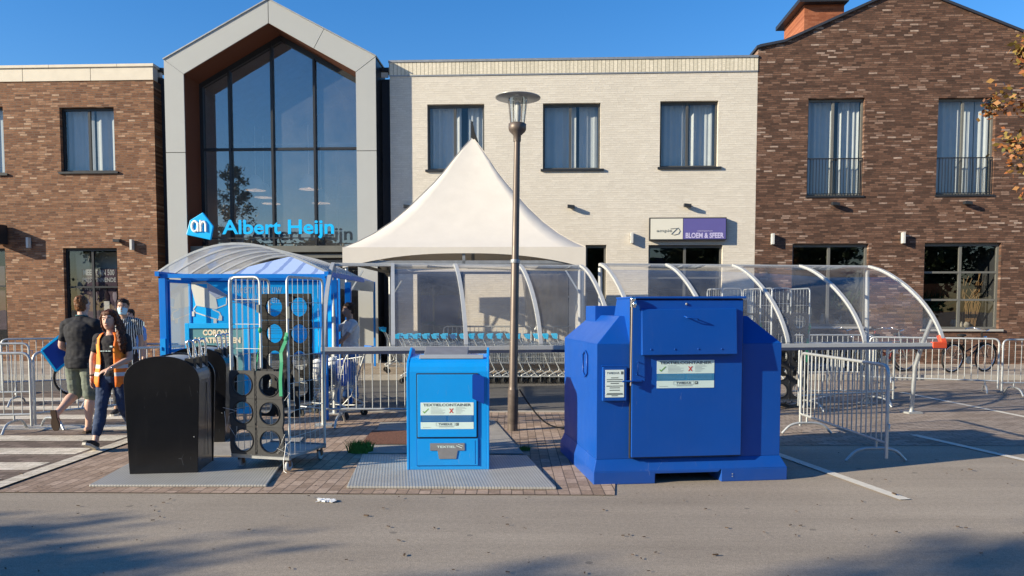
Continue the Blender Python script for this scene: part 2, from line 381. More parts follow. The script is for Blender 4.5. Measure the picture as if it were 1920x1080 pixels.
TR = tread('tread_plate_steel', (.42, .42, .40))
TRC = mat('worn_concrete', (.30, .28, .255), .85, 0, .2, 5, bmp=.4, bsc=50)
plate([(167, 915), (500, 915), (536, 862), (262, 862)], .030, TR, 'ribbed steel floor plate under the nearest black bin')
plate([(300, 858), (545, 858), (570, 822), (345, 822)], .026, TRC, 'grey floor plate under the second black bin, behind the ribbed one')
plate([(650, 918), (1043, 920), (988, 859), (680, 857)], .034, TR, 'ribbed steel floor plate under the light blue textile bin')
plate([(690, 853), (982, 854), (926, 790), (712, 795)], .026, TRC, 'worn grey concrete plate right behind the light blue textile bin')
b = MB(); q = [G(u, v) for u, v in ((676, 838), (905, 838), (900, 812), (698, 812))]
b.face([(p.x, p.y, .036) for p in q]); o = b.build('soil', mat('reddish_soil', (.16, .07, .045), .95, 0, .35, 30, bmp=1, bsc=60), fix=False)
if o.data.polygons[0].normal.z < 0: o.data.flip_normals()
tag(o, kind='structure')
random.seed(4)
def tuft(c, n, h, label):
    b = MB()
    for i in range(n):
        a = random.random()*2*pi; r = random.random()**.6*h*.9; x = c.x+r*cos(a); y = c.y+r*.6*sin(a)
        l = h*random.uniform(.45, 1); dx, dy = random.uniform(-.5, .5)*l, random.uniform(-.4, .4)*l; wd = random.uniform(.003, .006)
        b.faces([(x-wd, y, .01), (x+wd, y, .01), (x+dx*.4+wd*.8, y+dy*.4, .01+l*.6), (x+dx*.4-wd*.8, y+dy*.4, .01+l*.6), (x+dx, y+dy, .01+l)], [(0, 1, 2, 3), (3, 2, 4)])
    o = b.build('grass_tuft', mat('weed_green', (.10, .20, .03), .7, 0, .3, 30), fix=False); return tag(o, label, 'weeds')
tuft(G(676, 850), 420, .16, 'green tuft of weeds growing left of the light blue bin')
tuft(G(984, 846), 60, .07, 'tiny green weed by the plate edge behind the light blue bin')
# litter and cable
b = MB(); c = G(612, 940)
for i in range(16):
    x = c.x+random.uniform(-.075, .08); y = c.y+random.uniform(-.04, .04); s = random.uniform(.007, .018)
    b.hexa([(x+random.uniform(-s, s)*1.3+dx*s, y+random.uniform(-s, s)+dy*s, .006+dz*s*.8) for dz in (0, 1) for dx, dy in ((-1, -1), (1, -1), (1, 1), (-1, 1))])
tag(b.build('paper_litter', M['white']), 'crumpled white paper lying on the asphalt in front of the bins', 'litter')
b = MB(); a0 = P(974, 730, 10.5); a1 = G(1062, 803, .03)
pts = [a0.lerp(a1, t/12) + Vector((0, 0, -.16*sin(pi*t/12))) for t in range(13)]
pts = [Vector((p.x, p.y, max(p.z, .03))) for p in pts] + [a1 + Vector((.3, .3, 0)), a1 + Vector((.9, .2, 0))]
b.tube(pts, .012, 6); tag(b.build('cable', M['rubber']), 'black cable hanging from the lamp post down behind the blue container', 'cable')
random.seed(9)
b = MB()
for i in range(260):
    x = random.uniform(-5, 6); y = random.uniform(4.6, 7.8) if i < 180 else random.uniform(7.8, 12)
    s = random.uniform(.003, .008)*(1.0 if random.random() < .9 else 1.9); a = random.random()*3
    b.hexa([(x+s*(dx*cos(a)*1.7-dy*sin(a)*.6), y+s*(dx*sin(a)*1.7+dy*cos(a)*.6), (.012 if y < 6.7 else .022) + dz*s*.3) for dz in (-1, 1) for dx, dy in ((-1, -1), (1, -1), (1, 1), (-1, 1))])
tag(b.build('fallen_leaves', mat('dry_leaf_bits', (.09, .055, .03), .8, 0, .4, 20)), kind='stuff', label='small dry leaf bits scattered over the asphalt and paving', cat='leaves')
# ================================================================ the buildings
BRL = brick('brown_brick_left', [(0, (.13, .058, .033)), (.25, (.185, .082, .044)), (.6, (.25, .12, .063)), (.86, (.30, .155, .088)), (.95, (.36, .21, .13)), (1, (.46, .31, .21))], .215, .062, .013, (.15, .11, .085), 'XZ', True, .85, .8, dirt=.15, vary=.42)
BRR = brick('dark_brick_right', [(0, (.065, .035, .025)), (.3, (.10, .052, .036)), (.6, (.145, .075, .05)), (.87, (.185, .105, .073)), (.95, (.26, .17, .13)), (1, (.38, .28, .225))], .235, .056, .010, (.07, .05, .04), 'XZ', True, .85, .9, dirt=.15, vary=.42)
BRW = brick('white_painted_brick', [(0, (.60, .55, .475)), (.5, (.63, .58, .50)), (1, (.66, .61, .53))], .215, .062, .008, (.55, .505, .44), 'XZ', True, .7, .8, dirt=.06, vary=.08)
BRO = brick('orange_brick', [(0, (.22, .07, .035)), (.5, (.29, .095, .048)), (1, (.35, .13, .07))], .215, .062, .01, (.28, .10, .05), 'XZ', False, .85, .3)
SOL = brick('cream_soldier_course', [(0, (.58, .53, .42)), (1, (.68, .62, .50))], 50.0, .11, .018, (.30, .27, .21), 'XZ', True, .7, .8, dirt=.06, swap=True)
COPE = mat('stone_coping', (.62, .56, .46), .7, 0, .07, 3)
def wall(mb, x0, x1, z0, z1, holes, rev=.16, y=0.0, top=None):
    xs = sorted({x0, x1} | {h[i] for h in holes for i in (0, 1) if x0 < h[i] < x1})
    zs = sorted({z0, z1} | {h[i] for h in holes for i in (2, 3) if z0 < h[i] < z1})
    for i in range(len(xs)-1):
        for j in range(len(zs)-1):
            cx, cz = (xs[i]+xs[i+1])/2, (zs[j]+zs[j+1])/2
            if any(h[0] < cx < h[1] and h[2] < cz < h[3] for h in holes): continue
            mb.face([(xs[i], y, zs[j]), (xs[i+1], y, zs[j]), (xs[i+1], y, zs[j+1]), (xs[i], y, zs[j+1])])
    for a, c, d, e in holes:
        for q in (((a, d), (c, d)), ((c, d), (c, e)), ((c, e), (a, e)), ((a, e), (a, d))):
            (p0, q0), (p1, q1) = q
            mb.face([(p0, y, q0), (p1, y, q1), (p1, y+rev, q1), (p0, y+rev, q0)])
    if top: mb.face([(x, y, z) for x, z in top])
def window(root, x0, x1, z0, z1, cols=(.5,), rows=(), curtain=True, fm=None, sill=True, gl='window_glass', deep=.8, rev=.14, fw=.055, skew=0, sillm=None, seed=1):
    fm = fm or M['dark']; b = MB(); y0, y1 = rev-.02, rev+.05
    b.box(x0, x0+fw, y0, y1, z0, z1); b.box(x1-fw, x1, y0, y1, z0, z1)
    b.box(x0+fw, x1-fw, y0, y1, z0, z0+fw); b.box(x0+fw, x1-fw, y0, y1, z1-fw*1.4, z1)
    cs = [x0+fw] + [x0+(x1-x0)*c for c in cols] + [x1-fw]
    for c in cols: b.box(x0+(x1-x0)*c-fw*.6, x0+(x1-x0)*c+fw*.6, y0+.003, y1-.003, z0+fw, z1-fw*1.4)
    for r in rows:
        z = z0+(z1-z0)*r
        b.box(x0+fw, x1-fw, y0+.006, y1-.006, z-fw*.45, z+fw*.45)
    wo = b.build('window', fm, root)
    b = MB(); yy = (y0+y1)/2; b.face([(x0+fw*.5, yy, z0+fw*.5), (x1-fw*.5, yy, z0+fw*.5), (x1-fw*.5, yy, z1-fw*.5), (x0+fw*.5, yy, z1-fw*.5)])
    b.build('pane', M[gl], wo, fix=False)
    b = MB(); e = .02; Y = rev+deep; xa, xb, za, zb = x0-e, x1+e, z0-e, z1+e; yf = rev+.052
    b.face([(xa, Y, za), (xb, Y, za), (xb, Y, zb), (xa, Y, zb)])
    for q in (((xa, za), (xb, za)), ((xb, za), (xb, zb)), ((xb, zb), (xa, zb)), ((xa, zb), (xa, za))):
        b.face([(q[0][0], yf, q[0][1]), (q[1][0], yf, q[1][1]), (q[1][0], Y, q[1][1]), (q[0][0], Y, q[0][1])])
    b.build('room', M['room'], wo)
    if curtain:
        rr = random.Random(seed); b = MB(); n = 110; pts = []
        gap = rr.uniform(.44, .74); gw = rr.choice([.02, .035, .06, .12]); fa, fb, pa = rr.uniform(38, 70), rr.uniform(14, 30), rr.uniform(0, 6); am = rr.uniform(.012, .032)
        for i in range(n+1):
            t = i/n; x = x0+.03+(x1-x0-.06)*t
            pts.append((x, rev+.20+am*sin(t*fa+rr.random()*.8+pa)*(.5+.8*abs(sin(t*5+pa)))+.02*sin(t*fb+1)))
        fs = []; vs = [(x, y, z1-.03) for x, y in pts] + [(x, y, z0+.03) for x, y in pts]
        for i in range(n):
            if gap < i/n < gap+gw: continue
            fs.append((i, i+1, n+2+i, n+1+i))
        b.faces(vs, fs, True); b.build('curtain', M['curtain'], wo, fix=False)
    if sill:
        b = MB(); b.box(x0-.06, x1+.10, -.06, rev-.021, z0-.06, z0-.002); b.build('sill', sillm or M['dark'], wo)
    return wo
def rect(u0, v0, u1, v1, s0, n=0):
    x0, z1 = FS((u0), (v0+v0)/2, n, s0); x1, _ = FS(u1, v0, n, s0); _, z0 = FS((u0+u1)/2, v1, n, s0); _, z1 = FS((u0+u1)/2, v0, n, s0)
    return [x0, x1, z0, z1]
def broot(name, s0, label, cat='building'):
    p = F0 + FX*s0; return empty(name, (p.x, p.y, 0), FA, label, cat)
# ---- left brick building
s0 = FS(150, 500)[0]; L = broot('brick_building', s0, 'brown brick building with a cream stone roof band, left of the glazed gable')
xl, xr = -9.5, FS(291, 300, 0, s0)[0]; zt = FS(145, 152, 0, s0)[1]
hs = [rect(111, 201, 213, 322, s0), rect(-120, 200, 5, 326, s0), rect(118, 465, 219, 656, s0), rect(-140, 466, 9, 650, s0)]
b = MB(); wall(b, xl, xr, .12, zt, hs); b.face([(xr, 0, .12), (xr, 9, .12), (xr, 9, zt), (xr, 0, zt)]); b.face([(xl, 0, .12), (xl, 9, .12), (xl, 9, zt), (xl, 0, zt)])
b.build('wall', BRL, L, fix=False)
zp = FS(145, 122, 0, s0)[1]; b = MB(); x = xl
while x < xr-.1:
    x2 = min(x+2.0, xr+.02); b.box(x+.006, x2-.006, -.03, .25, zt, zp-.08); b.box(x+.003+.8, min(x2+.8, xr+.05)-.003, -.07, .3, zp-.08, zp) if x+.8 < xr else None; x += 2.0
b.build('parapet', COPE, L, bevel=.006)
b = MB(); b.box(xl, xr-.05, .26, 9, zp-.3, zp-.2); b.build('roof', M['room'], L)
for i, h in enumerate(hs[:2]): window(L, *h, cols=(.5,), seed=3+i)
wo = window(L, *hs[2], cols=(.5,), rows=(.62,), curtain=False, gl='shop_glass', deep=2.2, sill=False)
POST = mat('poster_purple', (.10, .055, .085), .5, 0, .45, 3.2, stretch=(1, 1, 2.5)); CW = mat('chalk_white', (.62, .6, .6), .7)
def wine_poster(wo, h, words):
    w_ = h[1]-h[0]; H_ = h[3]-h[2]; x0, x1 = h[0]+w_*.24, h[1]-.16; yb = .24
    b = MB(); b.box(x0, x1, yb, yb+.01, h[2]+.3, h[2]+H_*.80); po = b.build('poster', POST, wo)
    if not words: return
    cx = (x0+x1)/2
    for t, zz, ww, hh in (('MEER DAN 500', .765, .88, .17), ('PRIJSWINNENDE', .685, .95, .17), ('WIJNEN', .60, .45, .12)):
        k = ww*(x1-x0); text(t, k, hh, CW, wo, (x0+.06+k/2 if ww < .9 else cx, yb-.004, h[2]+H_*zz), .003, .02)
    b = MB(); bx = x0+(x1-x0)*.70
    b.lathe([(.075, -.45), (.08, 0), (.08, .35), (.028, .47), (.026, .68)], (bx, yb-.02, h[2]+H_*.42), 14)
    for v in b.v: pass
    b.v = [(x, yb-.01+(y-(yb-.02))*.08, z) for x, y, z in b.v]; b.build('printed_bottle', mat('bottle_print', (.03, .01, .02), .3), wo)
    b = MB(); b.box(bx-.085, bx+.085, yb-.022, yb-.019, h[2]+H_*.38, h[2]+H_*.48); b.build('printed_bottle_label', CW, wo)
    for dx in (-.33, .25):
        b = MB(); b.lathe([(.05, 0), (.01, .01), (.008, .2), (.06, .3), (.07, .42), (.05, .5)], (bx+dx, yb-.02, h[2]+H_*.40), 12, cap=False)
        b.v = [(x, yb-.008+(y-(yb-.02))*.05, z) for x, y, z in b.v]; b.build('printed_glass', mat('print_pale', (.35, .28, .33), .5), wo)
wine_poster(wo, hs[2], True)
b = MB(); b.box(hs[2][0]+.07, hs[2][0]+(hs[2][1]-hs[2][0])*.30, .5, .52, hs[2][2]+.1, hs[2][3]-.1); b.build('blind', mat('pale_blind', (.42, .45, .42), .7), wo)
b = MB(); b.box(hs[2][0]+.1, hs[2][1], .9, .95, hs[2][3]-.55, hs[2][3]-.06); b.build('ceiling_panel', M['white'], wo)
wo = window(L, *hs[3], cols=(.35, .68), rows=(.62,), curtain=False, gl='shop_glass', deep=2.2, sill=False)
b = MB(); b.box(hs[3][0]+1.2, hs[3][1]-.2, .24, .25, hs[3][2]+.5, hs[3][3]-.5); b.build('poster', POST, wo)
# ---- glazed gable entrance
s0 = FS(505, 400)[0]; E = broot('gabled_entrance', s0, 'tall glazed entrance gable framed by wide pale grey panels')
NF = .42
def q(u, v, n=NF): return FS(u, v, n, s0)
xo0, zs0 = q(307, 112); xo1, zs1 = q(704, 106); xa, zap = q(504, -1); xi0, zi0 = q(344, 141); xi1, zi1 = q(667, 133); _, zia = q(504, 43)
zsh = (zs0+zs1)/2; zsi = (zi0+zi1)/2; xa = (xo0+xo1)/2; z00 = .12
FRP = mat('frame_panel', (.35, .36, .355), .5, 0, .03, 1.0)
b = MB(); D = .92
def seg(p):  # polygon in xz, y from -NF to -NF+.. with a 6 mm gap look from beveled edge
    b.prism(p, -NF, -NF+.04)
zm = FS(650, 283, NF, s0)[1]; g = .009
mid = lambda a, c, t: (a[0]+(c[0]-a[0])*t, a[1]+(c[1]-a[1])*t)
Lo, Li, Ro, Ri, Ao, Ai = (xo0, zsh), (xi0, zsi), (xo1, zsh), (xi1, zsi), (xa, zap), (xa, zia)
seg([(xo0, z00), (xi0, z00), (xi0, zm-g), (xo0, zm-g)]); seg([(xo0, zm+g), (xi0, zm+g), Li, Lo])
seg([(xi1, z00), (xo1, z00), (xo1, zm-g), (xi1, zm-g)]); seg([(xi1, zm+g), (xo1, zm+g), (xo1, zsh-.01), (xi1, zsi-.01)])
seg([(Lo[0], Lo[1]+g), (Li[0], Li[1]+g), (Ai[0]-g, Ai[1]), (Ao[0]-g, Ao[1])])
m1, m2 = mid(Ao, Ro, .52), mid(Ai, Ri, .52)
seg([(Ao[0]+g, Ao[1]), (Ai[0]+g, Ai[1]), (m2[0]-g*.7, m2[1]+g*.4), (m1[0]-g*.7, m1[1]+g*.4)])
seg([(m1[0]+g*.7, m1[1]-g*.4), (m2[0]+g*.7, m2[1]-g*.4), (Ri[0], Ri[1]+g), (Ro[0], Ro[1]+g)])
b.build('frame_panels', FRP, E)
b = MB()  # backing and outer sides of the frame
bk = lambda p: b.prism(p, -NF+.041, D)
e = .012
bk([(xo0+e, z00), (xi0-e-.06, z00), (xi0-e-.06, zsi), (xo0+e, zsh-e)]); bk([(xi1+e+.06, z00), (xo1-e, z00), (xo1-e, zsh-e), (xi1+e+.06, zsi)])
bk([(xo0+e, zsh-e), (xi0-.06, zsi), (xa, zia+.08), (xa, zap-e)]); bk([(xa, zap-e), (xa, zia+.08), (xi1+.06, zsi), (xo1-e, zsh-e)])
b.build('frame_core', M['dark'], E)
b = MB()  # dark metal edging on top
b.bar((xo0-.02, D/2-.2, zsh+.015), (xa, D/2-.2, zap+.02), D+.5, .03, up=(-.5, 0, 1)); b.bar((xa, D/2-.2, zap+.02), (xo1+.02, D/2-.2, zsh+.015), D+.5, .03, up=(.5, 0, 1)); b.build('roof_edge', M['galv_dark'], E)
b = MB(); yb0 = -NF+.03; yb1 = D
def rv(p0, p1, off):
    a = Vector((p0[0], 0, p0[1])); c = Vector((p1[0], 0, p1[1])); t = (c-a).normalized(); nrm = Vector((t.z, 0, -t.x))*off
    b.hexa([(a.x, yb0, a.z), (c.x, yb0, c.z), (c.x, yb1, c.z), (a.x, yb1, a.z)] + [(a.x+nrm.x, yb0, a.z+nrm.z), (c.x+nrm.x, yb0, c.z+nrm.z), (c.x+nrm.x, yb1, c.z+nrm.z), (a.x+nrm.x, yb1, a.z+nrm.z)])
rv((xi0, z00), Li, -.055); rv(Li, Ai, -.055); rv(Ai, Ri, -.055); rv(Ri, (xi1, z00), -.055)
b.build('timber_soffit', M['wood'], E)
yg = .62; zc = FS(500, 461, -yg, s0)[1]
fr = .10
b = MB(); b.box(xi0, xi0+fr, yg-.08, yg+.1, z00, zsi); b.box(xi1-fr, xi1, yg-.08, yg+.1, z00, zsi)
b.bar((xi0, yg, zsi-.05), (xa, yg, zia-.08), .17, .16, up=(0, 0, 1)); b.bar((xa, yg, zia-.08), (xi1, yg, zsi-.05), .17, .16, up=(0, 0, 1))
gx = [FS(u, 300, -yg, s0)[0] for u in (434, 513, 592)]
sl_ = (zia-zsi)/(xa-xi0)
for x in gx: b.box(x-.032, x+.032, yg-.10, yg+.05, zc, zsi+sl_*(x-xi0 if x < xa else xi1-x)-.1)
zt_ = FS(510, 280, -yg, s0)[1]; b.box(xi0+fr, xi1-fr, yg-.05, yg+.04, zt_-.035, zt_+.035)
b.build('mullions', M['dark'], E)
b = MB(); b.face([(xi0, yg, zc), (xi1, yg, zc), (xi1, yg, zsi-.03), (xa, yg, zia-.03), (xi0, yg, zsi-.03)]); b.build('glazing', M['tall_glass'], E, fix=False)
CAN = mat('olive_canopy', (.12, .12, .105), .5)
b = MB(); z1 = FS(500, 461, 0, s0)[1]; z2 = FS(500, 478, 0, s0)[1]
b.box(xi0+.002, xi1-.002, -.25, yg-.1, z1-.2, z1-.02); b.box(xi0+.002, xi1-.002, -.15, yg-.1, z1-.36, z1-.24); b.box(xi0+.002, xi1-.002, 0, yg-.1, z1-.6, z1-.40)
for k in (1, 2.6, 3.0, 4.4): b.lathe([(.03, 0), (.03, .06)], (xi0+k, -.2, z1-.02), 10)
b.build('entrance_canopy', CAN, E, bevel=.01)
b = MB(); xm = (xi0+xi1)/2
for x in (xi0+.9, xm-.7, xm+.7, xi1-.9): b.box(x-.04, x+.04, yg-.05, yg+.05, z00, z1-.45)
b.box(xi0, xi1, yg-.06, yg+.06, 2.6, 2.75); b.build('door_frame', M['dark'], E)
b = MB(); b.face([(xi0, yg, z00), (xi1, yg, z00), (xi1, yg, z1-.4), (xi0, yg, z1-.4)]); b.build('entrance_doors', M['shop_glass'], E, fix=False)
b = MB(); IN = 8.0   # the hall behind the glass
b.face([(xi0-.3, IN, z00), (xi1+.3, IN, z00), (xi1+.3, IN, zsi), (xa, IN, zia+.2), (xi0-.3, IN, zsi)])
b.face([(xi0-.3, D, z00), (xi0-.3, IN, z00), (xi0-.3, IN, zsi), (xi0-.3, D, zsi)]); b.face([(xi1+.3, D, z00), (xi1+.3, IN, z00), (xi1+.3, IN, zsi), (xi1+.3, D, zsi)])
b.face([(xi0-.3, D, zsi), (xi0-.3, IN, zsi), (xa, IN, zia+.2), (xa, D, zia+.2)]); b.face([(xi1+.3, D, zsi), (xi1+.3, IN, zsi), (xa, IN, zia+.2), (xa, D, zia+.2)])
b.build('hall', mat('hall_wall', (.34, .36, .38), .9), E)
b = MB(); zb = FS(500, 272, -3, s0)[1]
b.box(xi0-.3, xi1+.3, 3, 3.12, zb, zb+.07); zb2 = FS(500, 350, -6, s0)[1]
for z in (zb2-.9, zb2-.4, zb2+.1, zb2+.4): b.box(xm-.2, xi1+.3, 6, 6.08, z, z+.05)
for x in (xm+.1, xm+.9, xm+1.5, xm+1.9, xm+2.5): b.box(x, x+.07, 5.9, 5.98, 1, zb2+1.3)
b.build('hall_beams', mat('hall_beam', (.34, .37, .4), .6), E)
LS = mat('pendant_shade', (.62, .63, .62), .5); WARM = emis('warm_bulb', (1, .62, .36), 7)
for i, (u, v, dn, lab) in enumerate(((479, 345, 1.6, 'white pendant lamp behind the gable glass, the leftmost and lowest hung of two big ones'), (495, 359, 2.6, 'small pendant lamp just right of the leftmost pendant behind the gable glass'), (508, 371, 3.8, 'smallest pendant lamp left of the central glazing bar'),
        (579, 343, 1.6, 'white pendant lamp left of the right glazing bar behind the gable glass'), (602, 370, 3.4, 'small pendant lamp right of the right glazing bar'))):
    x, z = FS(u, v, -(yg+dn), s0); pw = F0 + FX*(x+s0) + FY*(yg+dn)
    t = empty('pendant_lamp', (pw.x, pw.y, z), FA, lab, 'pendant lamp', 'pendant lamps in the entrance hall')
    b = MB(); b.lathe([(.05, .28), (.12, .24), (.22, .10), (.30, -.12), (.31, -.2)], seg=20, cap=False); b.build('lamp_shade', LS, t)
    b = MB(); b.lathe([(.12, -.14), (.12, -.10)], seg=14); b.build('bulb', WARM, t)
    b = MB(); b.tube([(0, 0, .28), (0, 0, 1.8)], .012, 5); b.build('cord', M['white'], t)
# recessed strips on either side
for (u0, u1, lab) in ((289, 312, 'narrow dark recessed wall between the left brick building and the gable'), (690, 734, 'narrow navy recessed wall between the gable and the white building')):
    sx = FS((u0+u1)/2, 400)[0]; R = broot('link_wall', sx, lab, 'wall')
    x0 = FS(u0, 400, -.3, sx)[0]; x1 = FS(u1, 400, -.3, sx)[0]; z = FS(u0, 136, -.45, sx)[1]
    b = MB(); b.box(x0, x1, .45, .6, .12, z-.2); b.build('cladding', M['navy'], R)
    b = MB(); b.box(x0, x1, .30, .7, z-.002, z+.09); b.build('coping', M['dark'], R)
    b = MB(); b.box(x0+.08, x1-.08, .36, .44, z-.16, z-.03); b.build('gutter_box', M['white'], R)
# ---- white building
s0 = FS(1075, 400)[0]; Wb = broot('white_building', s0, 'white painted brick building with three curtained upper windows and ribbed cream parapet')
xl, xr = FS(732, 300, 0, s0)[0], FS(1418, 300, 0, s0)[0]; zt = FS(1075, 138, 0, s0)[1]; zp = FS(1075, 113, 0, s0)[1]
up = [rect(801, 195, 908, 318, s0), rect(1018, 193, 1126, 317, s0), rect(1238, 189, 1347, 313, s0)]
gr_ = [rect(1098, 459, 1137, 690, s0), rect(1216, 459, 1355, 690, s0), rect(782, 512, 872, 690, s0), rect(985, 515, 1080, 690, s0)]
for h in gr_: h[2] = .16
b = MB(); wall(b, xl, xr, .12, zt, up+gr_); b.face([(xl, 0, .12), (xl, .6, .12), (xl, .6, zt), (xl, 0, zt)])
b.build('wall', BRW, Wb, fix=False)
b = MB(); b.box(xl-.015, xr+.001, -.02, .4, zt, zp); b.build('parapet', SOL, Wb)
b = MB(); b.box(xl-.03, xr, -.045, .5, zp, zp+.06); b.box(xl-.02, xr, .5, 8, zp-.2, zp); b.box(xl-.018, xr, -.023, -.02, zt-.02, zt+.015); b.build('coping', M['galv_dark'], Wb)
GF = mat('bronze_grey_frame', (.10, .10, .095), .4)
for i, h in enumerate(up): window(Wb, *h, cols=(.48,), fm=mat('window_frame_grey', (.07, .07, .068), .4), seed=11+i)
window(Wb, *gr_[0], cols=(), fm=GF, gl='shop_glass', curtain=False, deep=2, sill=False)
window(Wb, *gr_[1], cols=(.5,), rows=(.72,), fm=GF, gl='shop_glass', curtain=False, deep=2, sill=False)
window(Wb, *gr_[2], cols=(), rows=(), fm=GF, gl='shop_glass', curtain=False, deep=2, sill=False)
window(Wb, *gr_[3], cols=(.45,), rows=(), fm=GF, gl='shop_glass', curtain=False, deep=2, sill=False)
# ---- right gabled brick building
s0 = FS(1690, 400)[0]; R = broot('gabled_brick_building', s0, 'dark brown brick building with a gable roof and railed upper windows at the right')
xl, xr = FS(1418, 300, 0, s0)[0]+.003, FS(2010, 300, 0, s0)[0]; ze = FS(1440, 90, 0, s0)[1]
xk, zk = FS(1470, 80, 0, s0); xp, zpk = FS(1700, -24, 0, s0); x2, z2 = FS(1968, 88, 0, s0)
hs = [rect(1516, 184, 1622, 367, s0), rect(1760, 183, 1868, 365, s0), rect(1486, 457, 1629, 612, s0), rect(1734, 455, 1878, 617, s0)]
b = MB(); wall(b, xl, xr, .12, ze, hs, top=[(xl, ze), (xr, ze), (xr, ze), (x2, ze+.02), (xp, zpk), (xk, zk)])
b.face([(xl, 0, .12), (xl, 9, .12), (xl, 9, ze), (xl, 0, ze)]); b.build('wall', BRR, R, fix=False)
b = MB()
prof = [(xl-.06, ze-.02), (xl+.05, ze+.02), (xk, zk), (xp, zpk), (x2, ze), (xr, ze)]
for (a, c), (d, e) in zip(prof[:-1], prof[1:]): b.hexa([(a, -.07, c), (d, -.07, e), (d, 9, e), (a, 9, c), (a, -.07, c+.07), (d, -.07, e+.07), (d, 9, e+.07), (a, 9, c+.07)])
b.build('roof', M['navy'], R)
cx0, cz0 = FS(1507, 80, -2.2, s0); cx1, cz1 = FS(1583, 8, -2.2, s0)
b = MB(); b.box(cx0, cx1, 2.2, 4.2, cz0-1, cz1); ch = b.build('chimney', BRO, R)
b = MB(); b.box(cx0-.22, cx1+.05, 1.95, 4.4, cz1+.002, cz1+.12); b.hexa([(cx0-.22, 1.95, cz1+.122), (cx1+.05, 1.95, cz1+.122), (cx1+.05, 4.4, cz1+.122), (cx0-.22, 4.4, cz1+.122), (cx0+.2, 2.4, cz1+.4), (cx1-.3, 2.4, cz1+.4), (cx1-.3, 4, cz1+.4), (cx0+.2, 4, cz1+.4)]); b.build('chimney_cap', M['dark'], ch)
WF = mat('window_frame_olive', (.13, .13, .12), .4)
for i, h in enumerate(hs[:2]):
    wo = window(R, *h, cols=(.47,), fm=WF, seed=21+i, sill=False, fw=.05)
    zr = h[2]+(h[3]-h[2])*.385; b = MB(); yb = .05; n = 18
    b.bar((h[0], yb, zr), (h[1], yb, zr), .02, .03); b.bar((h[0], yb, h[2]+.06), (h[1], yb, h[2]+.06), .02, .02)
    for k in range(n+1):
        x = h[0]+.015+(h[1]-h[0]-.03)*k/n; b.box(x-.006, x+.006, yb-.006, yb+.006, h[2]+.06, zr)
    b.build('railing', M['dark'], wo)
    b = MB(); b.box(h[0]-.03, h[1]+.03, -.03, .10, h[2]-.05, h[2]+.002); b.build('threshold', M['dark'], wo)
VASE = mat('ceramic_pots', (.45, .40, .34), .4, 0, .5, 9); PLG = mat('dark_plant', (.03, .07, .02), .7, 0, .4, 20); TANB = mat('terracotta_board', (.30, .10, .04), .7, 0, .2, 5); WILL = mat('dry_stems', (.38, .22, .10), .8)
random.seed(31)
for i, h in enumerate(hs[2:]):
    wo = window(R, *h, cols=(.5,), rows=((.66, .34) if i else (.72,)), fm=WF, gl='shop_glass', curtain=False, deep=3, sill=True, fw=.06, sillm=mat('sill_light', (.35, .34, .32), .6))
    b = MB()
    for k in range(16):
        x = random.uniform(h[0]+.15, h[1]-.15); y = random.uniform(.35, 1.2); r = random.uniform(.04, .10); hh = random.uniform(.1, .34)
        b.lathe([(r*.6, 0), (r, hh*.4), (r*.8, hh*.8), (r*.45, hh*.9), (r*.55, hh)], (x, y, h[2]+.02), 12)
    b.build('display_pots', VASE, wo)
    if i:
        b = MB(); b.box(h[0]+.3, h[1]-.1, 1.5, 1.56, h[2]+.02, h[2]+1.3); b.build('display_board', TANB, wo)
        b = MB()
        for k in range(26):
            x = random.uniform(h[0]+1.25, h[1]-.25); b.tube([(x, .7, h[2]), (x+random.uniform(-.15, .15), .65, h[2]+.7), (x+random.uniform(-.3, .3), .6, h[2]+random.uniform(1.0, 1.7))], .008, 4)
        b.build('display_stems', WILL, wo)
    b = MB()
    for k in range(260):
        cx = h[0]+(.5 if i else 1.6); a = random.uniform(0, pi); l = random.uniform(.3, .7); c = Vector((cx+random.uniform(-.3, .3), .8+random.uniform(-.2, .2), h[2]+.5)); d = Vector((cos(a)*l, random.uniform(-.2, .2), sin(a)*l)); s = Vector((0, .02, .02))
        b.face([c, c+d*.5+s, c+d, c+d*.5-s])
    b.build('display_plant', PLG, wo, fix=False)
